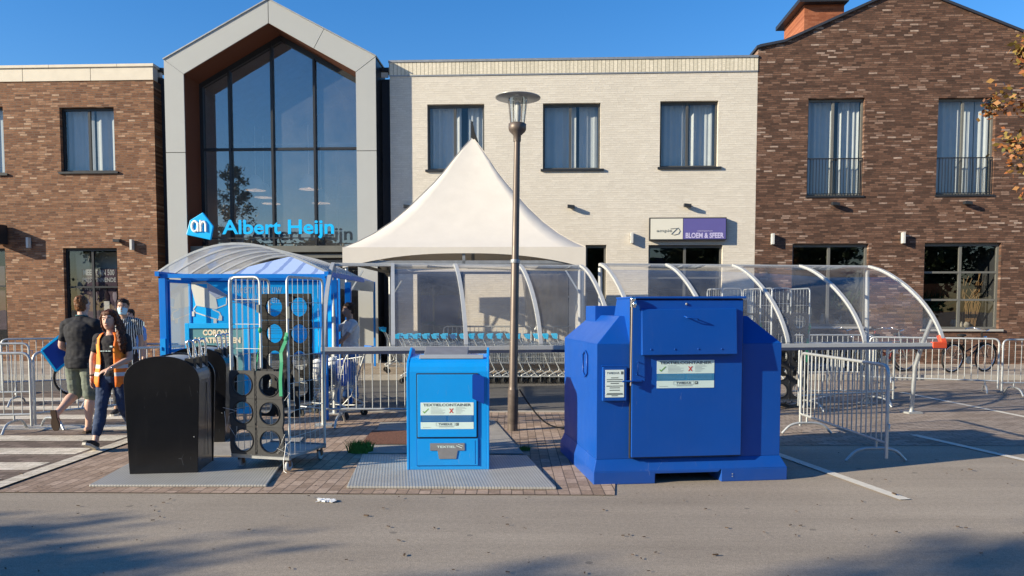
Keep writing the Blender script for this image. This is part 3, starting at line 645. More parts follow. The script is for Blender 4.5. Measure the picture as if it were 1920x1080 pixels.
# ---- things fixed on the walls
LG = mat('light_grey_fitting', (.5, .5, .48), .5)
for u, v, lab in ((53, 455, 'small wall lamp on the left brick wall, left of its shop window'), (247, 459, 'wall lamp right above the wine poster window on the left brick wall'), (1185, 446, 'slim wall lamp on the white wall left of the purple sign'), (1449, 448, 'slim wall lamp at the left end of the dark brick wall'), (1694, 446, 'slim wall lamp between the two shop windows of the dark brick wall')):
    x, z = FS(u, v, .1); pw = F0+FX*x
    t = empty('wall_lamp', (pw.x, pw.y, z), FA, lab, 'wall lamp', 'small box lamps fixed on the facades')
    b = MB(); b.box(-.035, .035, -.16, -.02, -.15, .15); b.build('housing', LG, t, bevel=.006)
    b = MB(); b.box(-.045, .045, -.02, -.001, -.06, .06); b.build('bracket', M['dark'], t)
for u, v, lab in ((222, 452, 'black security camera on the left brick wall above the shop window'), (765, 388, 'black security camera at the left edge of the white wall, beside the tent'), (1072, 388, 'small black security camera under the middle upper window of the white wall'), (1290, 386, 'small black security camera above the purple sign'), (1567, 383, 'small black security camera under the left railed window'), (1815, 381, 'small black security camera under the right railed window')):
    x, z = FS(u, v, .1); pw = F0+FX*x
    t = empty('security_camera', (pw.x, pw.y, z), FA, lab, 'camera', 'black cameras fixed on the facades')
    b = MB(); b.box(-.03, .03, -.06, -.001, -.04, .06); b.build('bracket', M['dark'], t)
    b = MB(); b.hexa([(-.12, -.2, -.03), (.08, -.2, -.05), (.08, -.06, -.05), (-.12, -.06, -.03), (-.12, -.2, .06), (.08, -.2, .04), (.08, -.06, .04), (-.12, -.06, .06)]); b.build('housing', M['dark'], t, bevel=.01)
x, z = FS(0, 440, .2); pw = F0+FX*x; t = empty('speaker_box', (pw.x, pw.y, z), FA, 'dark box light on the left brick wall, cut by the photo edge', 'floodlight')
b = MB(); b.box(-.2, .13, -.5, -.05, -.28, .28); b.build('housing', M['dark'], t, bevel=.02); b = MB(); b.box(-.1, .05, -.05, -.001, -.1, .1); b.build('bracket', M['galv_dark'], t)
# purple and white shop sign
x0, z1 = FS(1218, 408, .16); x1, z0 = FS(1362, 450, .16); xm_ = FS(1281, 430, .16)[0]; cx = (x0+x1)/2; cz = (z0+z1)/2; pw = F0+FX*cx
t = empty('shop_sign', (pw.x, pw.y, cz), FA, 'wide wall sign, half cream with a curly logo, half purple reading BLOEM & SFEER', 'sign')
x0 -= cx; x1 -= cx; xm_ -= cx; hh = (z1-z0)/2
b = MB(); b.box(x0, x1, -.15, -.001, -hh, hh); b.build('sign_box', M['dark'], t)
b = MB(); b.box(x0+.03, xm_-.01, -.158, -.15, -hh+.03, hh-.03); b.build('cream_panel', mat('sign_cream', (.62, .60, .52), .5, 0, .02), t)
b = MB(); b.box(xm_+.005, x1-.02, -.158, -.15, -hh+.03, hh-.03); b.build('purple_panel', mat('sign_purple', (.10, .09, .28), .5, 0, .03), t)
LAV = mat('lavender_letters', (.50, .47, .68), .5); text('BLOEM & SFEER', 1.05, .15, LAV, t, ((xm_+x1)/2, -.160, -hh+.13), .004, .03); text('wijnimperium', .42, .05, LAV, t, ((xm_+x1)/2, -.160, -hh+.25), .003)
text('ampie', .42, .10, M['ink'], t, (xm_-.52, -.160, -hh+.25), .003)
b = MB(); zx = xm_-.26; b.tube([(zx-.09, -.164, .0), (zx+.10, -.164, .02), (zx-.07, -.164, -.15), (zx+.02, -.164, -.17), (zx+.13, -.164, -.14), (zx+.17, -.164, -.06), (zx+.12, -.164, .03)], .008, 5); b.build('logo_swirl', M['ink'], t)
# entrance lettering and emblem
zc_ = FS(520, 430, .38)[1]; x0 = FS(418, 430, .38)[0]; x1 = FS(627, 430, .38)[0]; ex = FS(378, 424, .38); cx = (x0+x1)/2; pw = F0+FX*cx
t = empty('store_sign', (pw.x, pw.y, zc_), FA, 'bright blue letters Albert Heijn with a blue pentagon emblem on the entrance gable', 'sign')
me_h = (FS(520, 412, .38)[1]-FS(520, 447, .38)[1])
text('Albert Heijn', x1-x0, me_h*1.02, M['sign_cyan'], t, (0, -.40, -.0), .035, .018)
ex0, ez = ex[0]-cx, ex[1]-zc_
pp = [FS(u, v, .38) for u, v in ((353, 441), (360, 414), (384, 399), (404, 425), (399, 451))]; b = MB(); b.prism([(a-cx, c-zc_) for a, c in pp], -.52, -.45); b.build('emblem', M['sign_cyan'], t, bevel=.02)
b = MB(); wr = .035
def stroke(pts, y=-.53):
    b.tube([(ex0+x, y, ez-.02+z) for x, z in pts], wr, 6)
stroke([(-.12+.09*cos(a*pi/8), .12*sin(a*pi/8)*1.2) for a in range(17)]); stroke([(-.03, .10), (-.03, -.15)]); stroke([(.045, .17), (.045, -.15)]); stroke([(.045, .03), (.09, .12), (.15, .13), (.19, .07), (.19, -.15)])
b.build('emblem_letters', M['white'], t)
b = MB(); 
for x in (x0-cx+.3, 0, x1-cx-.3, ex0): b.bar((x, -.35, -.22), (x, -.2, -.35), .03)
b.bar((ex0, -.33, -.24), (x1-cx, -.33, -.24), .03); b.build('sign_rail', M['dark'], t)
# small white notice panel by the left wall
# ================================================================ street objects
def rounded(pts, r=.06, n=4):
    """round the corners of an open polyline"""
    pts = [Vector(p) for p in pts]; out = [pts[0]]
    for i in range(1, len(pts)-1):
        a, b_, c = pts[i-1], pts[i], pts[i+1]
        u = (a-b_).normalized()*min(r, (a-b_).length*.45); w_ = (c-b_).normalized()*min(r, (c-b_).length*.45)
        for k in range(n+1):
            t = k/n; out.append((b_+u)*(1-t)**2 + b_*2*t*(1-t) + (b_+w_)*t*t)
    out.append(pts[-1]); return out
# ---- big blue textile container
c0 = G(1113, 910); BC = empty('textile_container', (c0.x, c0.y, 0), radians(7), 'large dark blue steel textile container with hipped sides and a padlocked front hatch', 'textile container')
W_, DP = 1.93, 1.72
b = MB()
def frus(x0, x1, y0, y1, z0, X0, X1, Y0, Y1, z1): b.hexa([(x0, y0, z0), (x1, y0, z0), (x1, y1, z0), (x0, y1, z0), (X0, Y0, z1), (X1, Y0, z1), (X1, Y1, z1), (X0, Y1, z1)])
def skirt(x0, x1, z0, z1):
    b.box(x0, x1, 0, DP, z0, z1)
FK = (.60, 1.26)
b.box(0, FK[0], 0, DP, .0, .125); b.box(FK[1], W_, 0, DP, .0, .125)
b.hexa([(FK[0], 0, .095), (FK[1]-.03, 0, .095), (FK[1]-.03, DP, .095), (FK[0], DP, .095), (FK[0], 0, .125), (FK[1], 0, .125), (FK[1], DP, .125), (FK[0], DP, .125)])
b.build('base_skirt', M['blue'], BC, bevel=.006)
b = MB(); x0, x1, y0, y1 = .035, W_-.055, .05, DP-.06; zb, zs, zr = .125, 1.335, 1.60
frus(0, W_, 0, DP, .1252, x0, x1, y0, y1, .235)
b.box(x0+.0005, x1-.0005, y0+.0005, y1-.0005, .235, zs)
frus(x0, x1, y0, y1, zs, x0+.27, x1-.27, y0+.20, y1-.2, zr)
b.build('body', M['blue'], BC, weld=False, bevel=.005)
b = MB(); hx0, hx1 = .355, 1.455
b.hexa([(hx0, .012, 1.2), (hx1, .012, 1.2), (hx1, .9, 1.2), (hx0, .9, 1.2), (hx0, .012, 1.765), (hx1, .012, 1.765), (hx1, .55, 1.765), (hx0, .55, 1.765)])
b.hexa([(hx0-.12, 1.0, 1.3), (hx1+.0, 1.0, 1.3), (hx1+.0, 1.45, 1.3), (hx0-.12, 1.45, 1.3), (hx0-.12, 1.0, 1.70), (hx1, 1.0, 1.70), (hx1, 1.45, 1.70), (hx0-.12, 1.45, 1.70)])
b.build('intake_hood', M['blue'], BC, bevel=.006)
b = MB(); b.hexa([(hx0-.005, -.03, 1.766), (hx1+.015, -.03, 1.768), (hx1+.015, .56, 1.768), (hx0-.005, .56, 1.766), (hx0-.005, -.03, 1.784), (hx1+.015, -.03, 1.790), (hx1+.015, .56, 1.79), (hx0-.005, .56, 1.784)]); b.build('hood_rim', M['blue'], BC, bevel=.004)
b = MB(); b.box(hx0-.004, hx1+.004, .010, .048, .248, 1.766); b.build('door_gap', M['rubber'], BC)
b = MB(); b.box(hx0+.006, hx1-.006, -.012, .0095, .258, 1.755); dr = b.build('front_door', M['blue'], BC, bevel=.005)
b = MB(); b.hexa([(hx0+.085, -.075, 1.235), (hx1-.085, -.075, 1.24), (hx1-.085, -.013, 1.24), (hx0+.085, -.013, 1.235), (hx0+.085, -.045, 1.665), (hx1-.085, -.045, 1.675), (hx1-.085, -.013, 1.675), (hx0+.085, -.013, 1.665)])
hb = b.build('hatch', M['blue'], dr, bevel=.005)
for k in range(4):
    b = MB(); b.ell((hx0+.17+.23*k, -.075, 1.29), (.008, .004, .008), 8, 6); b.build('rivet', M['blue'], hb)
b = MB(); b.tube(rounded([(hx0+.50, -.05, 1.60), (hx0+.50, -.10, 1.59), (hx0+.62, -.10, 1.575), (hx0+.62, -.05, 1.57)], .02), .006, 6); b.build('hatch_handle', M['blue'], hb)
b = MB(); b.ell((hx0+.53, -.016, 1.715), (.013, .01, .013), 8, 6); b.build('bolt', M['galv_dark'], dr)
b = MB(); b.tube(rounded([(hx0-.01, -.01, 1.74), (hx0-.01, -.055, 1.74), (hx0-.012, -.055, 1.5), (hx0-.018, -.06, .95)], .02), .0085, 8)
b.build('locking_rod', mat('worn_rod', (.30, .26, .24), .4, .6), BC)
b = MB(); b.ell((hx0-.002, -.05, 1.76), (.030, .026, .026), 12, 8); b.ell((hx0+.012, -.055, 1.71), (.022, .02, .035), 10, 8); b.lathe([(.016, -.05), (.015, -.03), (.018, 0)], (hx0-.01, -.05, 1.74), 10); b.build('padlock', M['chrome'], BC)
b = MB(); b.hexa([(hx0-.05, -.07, .985), (hx0+.09, -.05, .985), (hx0+.11, -.0125, .985), (hx0-.05, -.0005+.05, .985), (hx0-.05, -.07, .995), (hx0+.09, -.05, .995), (hx0+.11, -.0125, .995), (hx0-.05, -.0005+.05, .995)]); b.tube([(hx0-.1, -.065, .99), (hx0+.0, -.06, .992)], .009, 6); b.build('lock_bracket', M['blue'], BC)
b = MB(); b.tube([(hx0+.055, -.0135, 1.17), (hx0+.055, -.045, 1.17), (hx0+.05, -.045, 1.05), (hx0+.05, -.0135, 1.05)], .006, 6); b.build('door_handle', M['blue'], dr)
def notice(parent, cx, cz, w_, h_, y, mid):
    """the three-band instruction sticker"""
    b = MB(); b.box(cx-w_/2, cx+w_/2, y-.002, y, cz+h_*.02, cz+h_/2); b.box(cx-w_/2, cx+w_/2, y-.002, y, cz-h_/2, cz-h_*.24); st = b.build('instruction_sticker', M['sticker'], parent)
    b = MB(); b.box(cx-w_/2, cx+w_/2, y-.0015, y, cz-h_*.235, cz+h_*.015); b.build('blue_band', mid, st)
    text('TEXTIELCONTAINER', w_*.90, h_*.10, M['ink'], st, (cx, y-.0025, cz+h_*.41), .001, .02)
    b = MB(); yy = y-.0035
    for k in range(6): b.box(cx-w_*.31, cx-w_*.31+w_*(.14, .2, .27, .22, .27, .25)[k], yy, yy+.001, cz+h_*(.30-.045*k), cz+h_*(.312-.045*k))
    for k in range(6): b.box(cx+w_*.16, cx+w_*.16+w_*(.17, .2, .12, .17, .13, .1)[k], yy, yy+.001, cz+h_*(.32-.045*k), cz+h_*(.332-.045*k))
    b.box(cx-w_*.46, cx-w_*.31, yy, yy+.001, cz-h_*.44, cz-h_*.43)
    for k in range(2): b.box(cx-w_*.16, cx+w_*.12, yy, yy+.001, cz-h_*(.40+.03*k), cz-h_*(.39+.03*k))
    for zz in (.262, .375): b.box(cx-w_*.21, cx+w_*.14, yy, yy+.001, cz-h_*zz-.002, cz-h_*zz)
    for xx in (-.21, .14): b.box(cx+w_*xx-.001, cx+w_*xx+.001, yy, yy+.001, cz-h_*.375, cz-h_*.262)
    b.build('small_print', M['ink_light'], st)
    b = MB()
    for k in range(4): b.box(cx-w_*.47, cx-w_*.02, yy, yy+.001, cz-h_*(.03+.045*k), cz-h_*(.04+.045*k)); b.box(cx+w_*.02, cx+w_*.46, yy, yy+.001, cz-h_*(.03+.045*k), cz-h_*(.04+.045*k))
    b.build('band_print', mat('pale_blue_ink', (.15, .35, .5), .6), st)
    text('TWIEDUS', w_*.26, h_*.075, M['ink'], st, (cx-w_*.035, y-.0025, cz-h_*.318), .001, .02)
    b = MB(); b.box(cx+w_*.16, cx+w_*.215, yy, yy+.001, cz-h_*.37, cz-h_*.265); b.build('small_logo', M['ink'], st)
    text('P', w_*.02, h_*.06, M['sticker'], st, (cx+w_*.187, y-.0045, cz-h_*.318), .001, .02)
    b = MB(); b.prism([(cx-w_*.46, cz+h_*.16), (cx-w_*.43, cz+h_*.09), (cx-w_*.34, cz+h_*.27), (cx-w_*.355, cz+h_*.28), (cx-w_*.43, cz+h_*.14), (cx-w_*.45, cz+h_*.18)], yy, yy+.001); b.build('check_mark', M['green_ink'], st)
    b = MB(); s = h_*.085; kx, kz = cx+w_*.08, cz+h_*.19
    for sg in (1, -1): b.hexa([(kx-s*1.0, yy, kz-sg*s), (kx-s*.5, yy, kz-sg*s), (kx-s*.5, yy+.001, kz-sg*s), (kx-s, yy+.001, kz-sg*s), (kx+s*.5, yy-.0002*sg, kz+sg*s), (kx+s, yy-.0002*sg, kz+sg*s), (kx+s, yy+.001, kz+sg*s), (kx+s*.5, yy+.001, kz+sg*s)])
    b.build('cross_mark', M['red_ink'], st)
notice(dr, .885, 1.05, .565, .265, -.0125, mat('faded_blue', (.04, .20, .38), .5))
b = MB(); b.box(.085, .315, .005, .0495, .80, 1.12); b.build('notice_frame', M['blue'], BC, bevel=.004)
b = MB(); b.tube([(.07, .0, 1.135), (.33, .0, 1.135)], .006, 6); b.build('frame_hinge', M['blue'], BC)
b = MB(); b.box(.108, .288, .002, .0048, .835, 1.095); nf = b.build('paper_notice', mat('paper_white', (.68, .78, .74), .6, 0, .02), BC)
b = MB()
for k, (w0, z) in enumerate(((.07, 1.02), (.155, 1.003), (.15, .985), (.08, .967), (.16, .942), (.10, .925), (.10, .902), (.15, .872), (.16, .862), (.06, .850))):
    b.box(.198-w0/2, .198+w0/2, .0008, .0018, z-.0035, z+.0035)
b.build('printed_lines', M['ink'], nf); text('TWIEDUS', .12, .02, M['ink'], nf, (.18, .0018, 1.065), .001)
b = MB(); b.box(.258, .28, .0008, .0018, 1.052, 1.08); b.build('small_logo', M['ink'], nf)
b = MB(); hz = 1.12; b.tube([(x0-.012, y, z) for y, z in ((.42, hz-.09), (.52, hz-.13), (.62, hz-.09), (.62, hz+.09), (.52, hz+.13), (.42, hz+.09))], .009, 6, closed=True); b.build('lifting_loop', M['blue'], BC)
b = MB()
for z in (.05, .075): b.lathe([(.006, 0), (.006, .004)], seg=8); b.v[-16:] = [(x+1.37, -.001-z_, zz+z) for x, zz, z_ in b.v[-16:]]
b.build('rivet', M['galv'], BC)
# ---- small bright blue bin
c0 = G(763, 888); SB = empty('textile_bin', (c0.x, c0.y, .034), radians(1.5), 'upright light blue steel textile bin standing on a ribbed plate', 'textile bin')
W_ = .835
prof = [(.02, .03), (.02, 1.0), (.03, 1.06), (.06, 1.12), (.10, 1.15)]  # y, z front
b = MB(); b.prism([(.02, .0), (.02, 1.0), (.032, 1.05), (.055, 1.09), (.10, 1.112), (.16, 1.13), (.40, 1.16), (.62, 1.14), (.74, 1.05), (.75, .95), (.75, .0)], .025, W_-.025, 'YZ'); b.build('body', M['cyan'], SB, bevel=.004)
for xa_, xb_ in ((0, .0245), (W_-.0245, W_)):
    b = MB(); b.prism([(.017, .0), (.017, 1.005), (.029, 1.055), (.053, 1.095), (.10, 1.118), (.20, 1.145), (.42, 1.225), (.66, 1.20), (.77, 1.08), (.775, .0)], xa_, xb_, 'YZ'); b.build('side_cheek', M['cyan'], SB, bevel=.004)
b = MB(); b.hexa([(.16, .20, 1.134), (W_-.22, .20, 1.134), (W_-.22, .45, 1.20), (.16, .45, 1.20), (.16, .20, 1.16), (W_-.22, .20, 1.16), (W_-.22, .45, 1.235), (.16, .45, 1.235)]); b.build('drum_lid', M['grey_plate'], SB, bevel=.006)
b = MB(); b.hexa([(.12, .12, 1.125), (W_-.06, .12, 1.125), (W_-.06, .195, 1.14), (.12, .195, 1.14), (.12, .12, 1.135), (W_-.06, .12, 1.135), (W_-.06, .195, 1.165), (.12, .195, 1.165)]); b.build('lid_flap', mat('pale_steel', (.42, .44, .43), .4, .3), SB, bevel=.003)
b = MB(); b.box(.10, .72, .012, .0198, .325, .985); b.build('door_gap', M['rubber'], SB)
b = MB(); b.box(.111, .708, .0, .0115, .337, .974); dr = b.build('upper_door', M['cyan'], SB, bevel=.004)
b = MB(); b.box(.106, .722, .008, .0195, .045, .318); b.build('lower_panel', M['cyan'], SB, bevel=.004)
b = MB(); b.box(.10, .104, .010, .0197, .04, .32); b.box(.724, .728, .010, .0197, .04, .32); b.box(.690, .693, .006, .0078, .06, .30); b.box(.734, .737, .018, .0199, .12, .31); b.build('panel_gap', M['dark_blue'], SB)
b = MB(); b.box(.51, .77, .025, .04, 1.0705, 1.072)
notice(dr, .41, .555, .535, .27, -.0005, mat('sticker_blue', (.01, .12, .35), .5))
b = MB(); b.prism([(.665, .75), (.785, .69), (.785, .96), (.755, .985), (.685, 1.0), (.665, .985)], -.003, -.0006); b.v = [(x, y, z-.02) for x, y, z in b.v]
o = b.build('dark_patch', M['dark_blue'], SB); o['label'] = 'dark blue patch'  # flat darker blue shape on the upper right of the bin front
b = MB(); b.prism([(.235, .275), (.235, .200), (.31, .200), (.325, .115), (.50, .115), (.515, .200), (.585, .200), (.585, .275)], .001, .0075); gp = b.build('name_plate', M['grey_plate'], SB)
text('TEXTIEL', .19, .022, M['sticker'], gp, (.40, .0005, .238), .001, .02)
b = MB(); b.bar((.50, .0, .25), (.56, 0, .225), .003, .006); b.bar((.52, .0, .262), (.57, 0, .245), .003, .004); b.build('scratch', M['sticker'], gp)
# ---- black arched bins
def arched_bin(loc, rz, label):
    T = empty('waste_bin', loc, rz, label, 'waste bin', 'black arched underground waste bins')
    w_, d_, zt, zc2 = .72, .62, 1.17, .92
    def pr(ins, bot):
        n = 20; ex = 2.15
        top = []
        for i in range(n+1):
            a = pi - pi*i/n; cx, sz = cos(a), sin(a)
            top.append((w_/2 + (w_/2-ins)*math.copysign(abs(cx)**(2/ex), cx), zc2 + (zt-zc2-ins)*abs(sz)**(2/ex)))
        return [(ins+bot, 0.0)] + top + [(w_-ins-bot, 0.0)]
    b = MB(); b.prism(pr(.0, .035), 0, .03); b.build('front_panel', M['black_paint'], T, bevel=.004)
    b = MB(); b.prism(pr(.022, .02), .0305, d_-.03); b.build('body', M['black_paint'], T, bevel=.003)
    b = MB(); b.prism(pr(.0, .035), d_-.0295, d_); b.build('rear_panel', M['black_paint'], T, bevel=.004)
    b = MB()
    p2 = pr(.021, 0)[10:21]
    o1 = [(x, z+.004) for x, z in p2[:9]]; vs = [(x, .035, z) for x, z in o1] + [(x, d_-.035, z) for x, z in o1]; n = len(o1)
    b.faces(vs, [(i, i+1, n+i+1, n+i) for i in range(n-1)], True); b.build('drum_cover', M['galv'], T, fix=False)
    for y in (.07, .29, .51): b = MB(); b.box(.575, .665, y-.045, y+.045, .93, 1.145); b.build('handle_bracket', M['rubber'], T, bevel=.005)
    for y in (.07, .29, .51):
        b = MB(); b.tube([(.62, y-.0, 1.145)] + [(.60, y, 1.25)] + arc((.62, y, 1.29), .032, pi, 0, 6) + [(.655, y, 1.25), (.65, y, 1.145)], .0125, 8); b.lathe([(.032, 1.143), (.035, 1.165)], (.635, y, 0), 12)
        b.build('handle', M['chrome'], T)
    b = MB(); b.box(w_-.0225, w_-.0195, d_*.55, d_*.565, .12, .88); b.build('side_seam', M['rubber'], T)
    b = MB(); b.ell((.66, -.002, .36), (.005, .003, .006), 8, 6); b.build('bolt', M['galv_dark'], T)
    return T
c0 = G(236, 895); arched_bin((c0.x, c0.y, .03), radians(7), 'nearest big black waste bin with a rounded top and three steel handles')
c0 = G(430, 833); arched_bin((c0.x-.74, c0.y-.07, .026), radians(7), 'second black round topped waste bin, half hidden behind the nearest one')
# ---- roll cages
def hole_panel(b, x0, z0, w_, h_, nx, nz, y0, y1, rr=.40, seg=20):
    cw, chh = w_/nx, h_/nz; r = min(cw, chh)*rr
    for i in range(nx):
        for j in range(nz):
            cx, cz = x0+cw*(i+.5), z0+chh*(j+.5); hw, hh_ = cw/2-.001, chh/2-.001
            sq = []
            for k in range(seg):
                a = 2*pi*(k+.5)/seg; c, s = cos(a), sin(a); m = max(abs(c)/hw, abs(s)/hh_); sq.append((cx+c/m, cz+s/m))
            ci = [(cx+r*cos(2*pi*(k+.5)/seg), cz+r*sin(2*pi*(k+.5)/seg)) for k in range(seg)]
            V = [(x, y0, z) for x, z in sq] + [(x, y0, z) for x, z in ci] + [(x, y1, z) for x, z in sq] + [(x, y1, z) for x, z in ci]; n = seg
            fs = []
            for k in range(n):
                k2 = (k+1) % n; fs += [(k, k2, n+k2, n+k), (2*n+k2, 2*n+k, 3*n+k, 3*n+k2), (n+k, n+k2, 3*n+k2, 3*n+k), (k2, k, 2*n+k, 2*n+k2)]
            b.faces(V, fs)
def roll_cage(loc, rz, label, tall=1.98, front_low=True):
    T = empty('roll_cage', loc, rz, label, 'roll cage', 'roll cages with black plastic panels'); w_, d_, z0 = .66, .72, .17
    b = MB()
    for x0, x1, y, fl in ((0, 0, 0, 0),): pass
    # two side frames (along y) and a half back
    for x in (0.0, w_):
        b.tube(rounded([(x, 0, z0), (x, 0, tall), (x, d_, tall), (x, d_, z0)], .07), .0135, 8)
        for k in range(1, 7): b.tube([(x, d_*k/7, z0), (x, d_*k/7, tall)], .0035, 4)
        for z in (.35, .62, .9, 1.18, 1.45, 1.72): b.tube([(x, 0, z), (x, d_, z)], .0035, 4)
    b.build('side_frame', M['galv'], T)
    b = MB(); b.tube(rounded([(0.0, .02, 1.06), (0.0, .02, tall), (.34, .02, tall), (.34, .02, 1.06)], .07), .0135, 8)
    for k in range(1, 5): b.tube([(.34*k/5, .02, 1.0), (.34*k/5, .02, tall)], .0035, 4)
    for z in (1.25, 1.5, 1.75): b.tube([(0, .02, z), (.34, .02, z)], .0035, 4)
    b.build('front_gate', M['galv'], T)
    b = MB(); b.box(-.01, w_+.01, 0, d_, z0-.03, z0-.005)
    for y in (0, d_): b.bar((-.01, y, z0-.02), (w_+.01, y, z0-.02), .03, .05)
    b.build('base_frame', M['galv_dark'], T)
    b = MB(); hole_panel(b, .0, z0, .62, .86 if front_low else 1.42, 2, 3 if front_low else 5, -.045, -.015)
    for k in range(16): b.box(.305, .315, -.05, -.046, z0+.03+.05*k, z0+.055+.05*k)
    for k in range(2): b.box(.0+.31*k+.29*(1-k), .0+.31*k+.295*(1-k)+.003, -.049, -.0455, z0, z0+.86)
    b.build('front_panel', mat('grey_black_plastic', (.038, .039, .041), .6, 0, .25, 7), T, fix=True)
    b = MB(); nzz, hzz = (3, .86) if front_low else (5, 1.42)
    for i in range(2):
        for j in range(nzz):
            r_ = min(.31, hzz/nzz)*.405; b.tube([(.155+.31*i+r_*cos(2*pi*k/20), -.047, z0+hzz/nzz*(j+.5)+r_*sin(2*pi*k/20)) for k in range(20)], .006, 5, closed=True)
    b.build('hole_rims', M['black_plastic'], T)
    b = MB(); hole_panel(b, .04, z0+.5, .60, 1.15, 2, 4, .50, .53, .36)
    for y in (.50,):
        for k in range(60):
            z = z0+.52+1.1*k/60
            if random.random() < .7: b.box(.04, .64, y-.006, y-.001, z, z+.003)
    b.build('rear_panel', mat('matte_black', (.006, .006, .006), .8), T)
    b = MB(); hole_panel(b, .05, z0+.35, .56, .5, 2, 2, .28, .31, .40); b.build('middle_panel', M['black_plastic'], T)
    b = MB()
    for (x, y, l) in ((.68, .05, .62), (.66, .02, .3)): pass
    pts = [(.66, -.02, 1.42), (.655, -.03, 1.34), (.60, -.035, 1.22), (.615, -.05, 1.12), (.60, -.052, .95), (.605, -.055, .78)]
    for (a, c) in zip(pts[:-1], pts[1:]): b.bar(a, c, .036, .004, up=(0, 1, 0))
    b.ell((.655, -.02, 1.36), (.03, .02, .03), 8, 6); b.build('strap', mat('green_strap', (.02, .26, .13), .6), T); b = MB(); b.ell((.345, .0, 1.44), (.022, .02, .03), 8, 6)
    for (a, c) in (((.345, 0, 1.44), (.29, .06, 1.28)), ((.29, .06, 1.28), (.22, .1, 1.0))): b.bar(a, c, .014, .005, up=(0, 1, 0))
    b.build('strap', mat('green_strap', (.02, .26, .13), .6), T)
    b = MB(); rr = random.Random(5)
    for k in range(6):
        z = rr.uniform(.3, 1.0); x = rr.choice([0, .64]); b.tube([(x, -.05, z), (x+rr.uniform(-.12, .12), -.06, z+rr.uniform(-.2, .1)), (x+rr.uniform(-.1, .1), -.055, z+rr.uniform(-.1, .1))], .0018, 4)
    b.tube([(.64, -.03, .3), (.62, -.05, .12), (.63, -.06, .02), (.67, -.08, .012)], .004, 4)
    b.build('string', M['white'], T)
    b = MB(); b.box(.315, .345, -.012, .0, 1.62, 1.70); b.box(.655, .69, -.012, .0, 1.56, 1.68); b.build('tag_holder', M['ink'], T)
    for x, y in ((.05, .06), (w_-.05, .04), (.05, d_-.06), (w_-.04, d_-.05)):
        b = MB(); b.rings([[(x-.016+t*.032, y+.02+r*cos(2*pi*k/18), .055+r*sin(2*pi*k/18)) for k in range(18)] for t, r in ((0, .035), (0, .05), (.25, .055), (.75, .055), (1, .05), (1, .035))]); wh = b.build('wheel', mat('nylon_wheel', (.35, .37, .4), .5), T)
        b = MB(); b.bar((x-.025, y, .145), (x-.025, y+.02, .05), .004, .04); b.bar((x+.025, y, .145), (x+.025, y+.02, .05), .004, .04); b.box(x-.03, x+.03, y-.03, y+.03, .132, .14)
        b.build('fork', mat('rusty_fork', (.22, .12, .07), .6, .4), wh)
    return T
c0 = G(436, 882); roll_cage((c0.x, c0.y+.02, .012), radians(-15), 'tall roll cage with holed black plastic panels and green strap beside the nearest black bin')
roll_cage((4.28, 12.75, 0), radians(8), 'roll cage of black holed panels under the clear shelter, right of the big blue container', 2.0, False)
roll_cage((3.52, 12.95, 0), radians(6), 'roll cage mostly hidden behind the upper right of the big blue container', 2.0, False)
# ---- street lamp
g0 = G(961, 808); LP = empty('street_lamp', (g0.x, g0.y, 0), 0, 'tall bronze grey street lamp with a glass lantern under a flat disc', 'street lamp')
LP.rotation_euler = (0, radians(.9), 0)
zt = 4.0; b = MB(); b.lathe([(.070, 0), (.070, .55), (.066, .56), (.058, .62), (.055, 2.3), (.048, 2.32), (.045, 3.3), (.040, zt)], seg=20); b.build('pole', M['lamp_metal'], LP)
b = MB(); b.lathe([(.0715, .1), (.0715, .56), (.068, .57)], seg=20, cap=False); b.build('pole_wrap', mat('pole_dark_base', (.09, .07, .06), .7, .2, .4, 9), LP)
b = MB(); b.lathe([(.05, zt-.10), (.052, zt-.02), (.105, zt+.03), (.118, zt+.06), (.118, zt+.13), (.10, zt+.14)], seg=24); b.build('lantern_socket', M['lamp_metal'], LP)
b = MB(); b.lathe([(.098, zt+.14), (.135, zt+.46)], seg=24, cap=False); b.build('lantern_glass', glass('lantern_glass', (.85, .87, .88), .10), LP, fix=False)
b = MB(); b.lathe([(.03, zt+.14), (.045, zt+.20), (.045, zt+.36), (.03, zt+.42)], seg=14); b.build('bulb', mat('frosted_bulb', (.7, .7, .68), .4), LP)
b = MB(); b.lathe([(.10, zt+.465), (.30, zt+.470), (.305, zt+.480), (.20, zt+.498), (.08, zt+.51), (.01, zt+.52)], seg=32); b.build('lantern_disc', mat('disc_grey', (.36, .37, .36), .35, .3), LP)
b = MB()
for k in range(4): a = k*pi/2+.5; b.tube([(.10*cos(a), .10*sin(a), zt+.14), (.13*cos(a), .13*sin(a), zt+.46)], .007, 5)
b.build('lantern_strut', M['lamp_metal'], LP)
b = MB(); b.lathe([(.063, 2.28), (.066, 2.30), (.063, 2.33)], seg=20, cap=False); b.build('joint_ring', M['galv_dark'], LP)
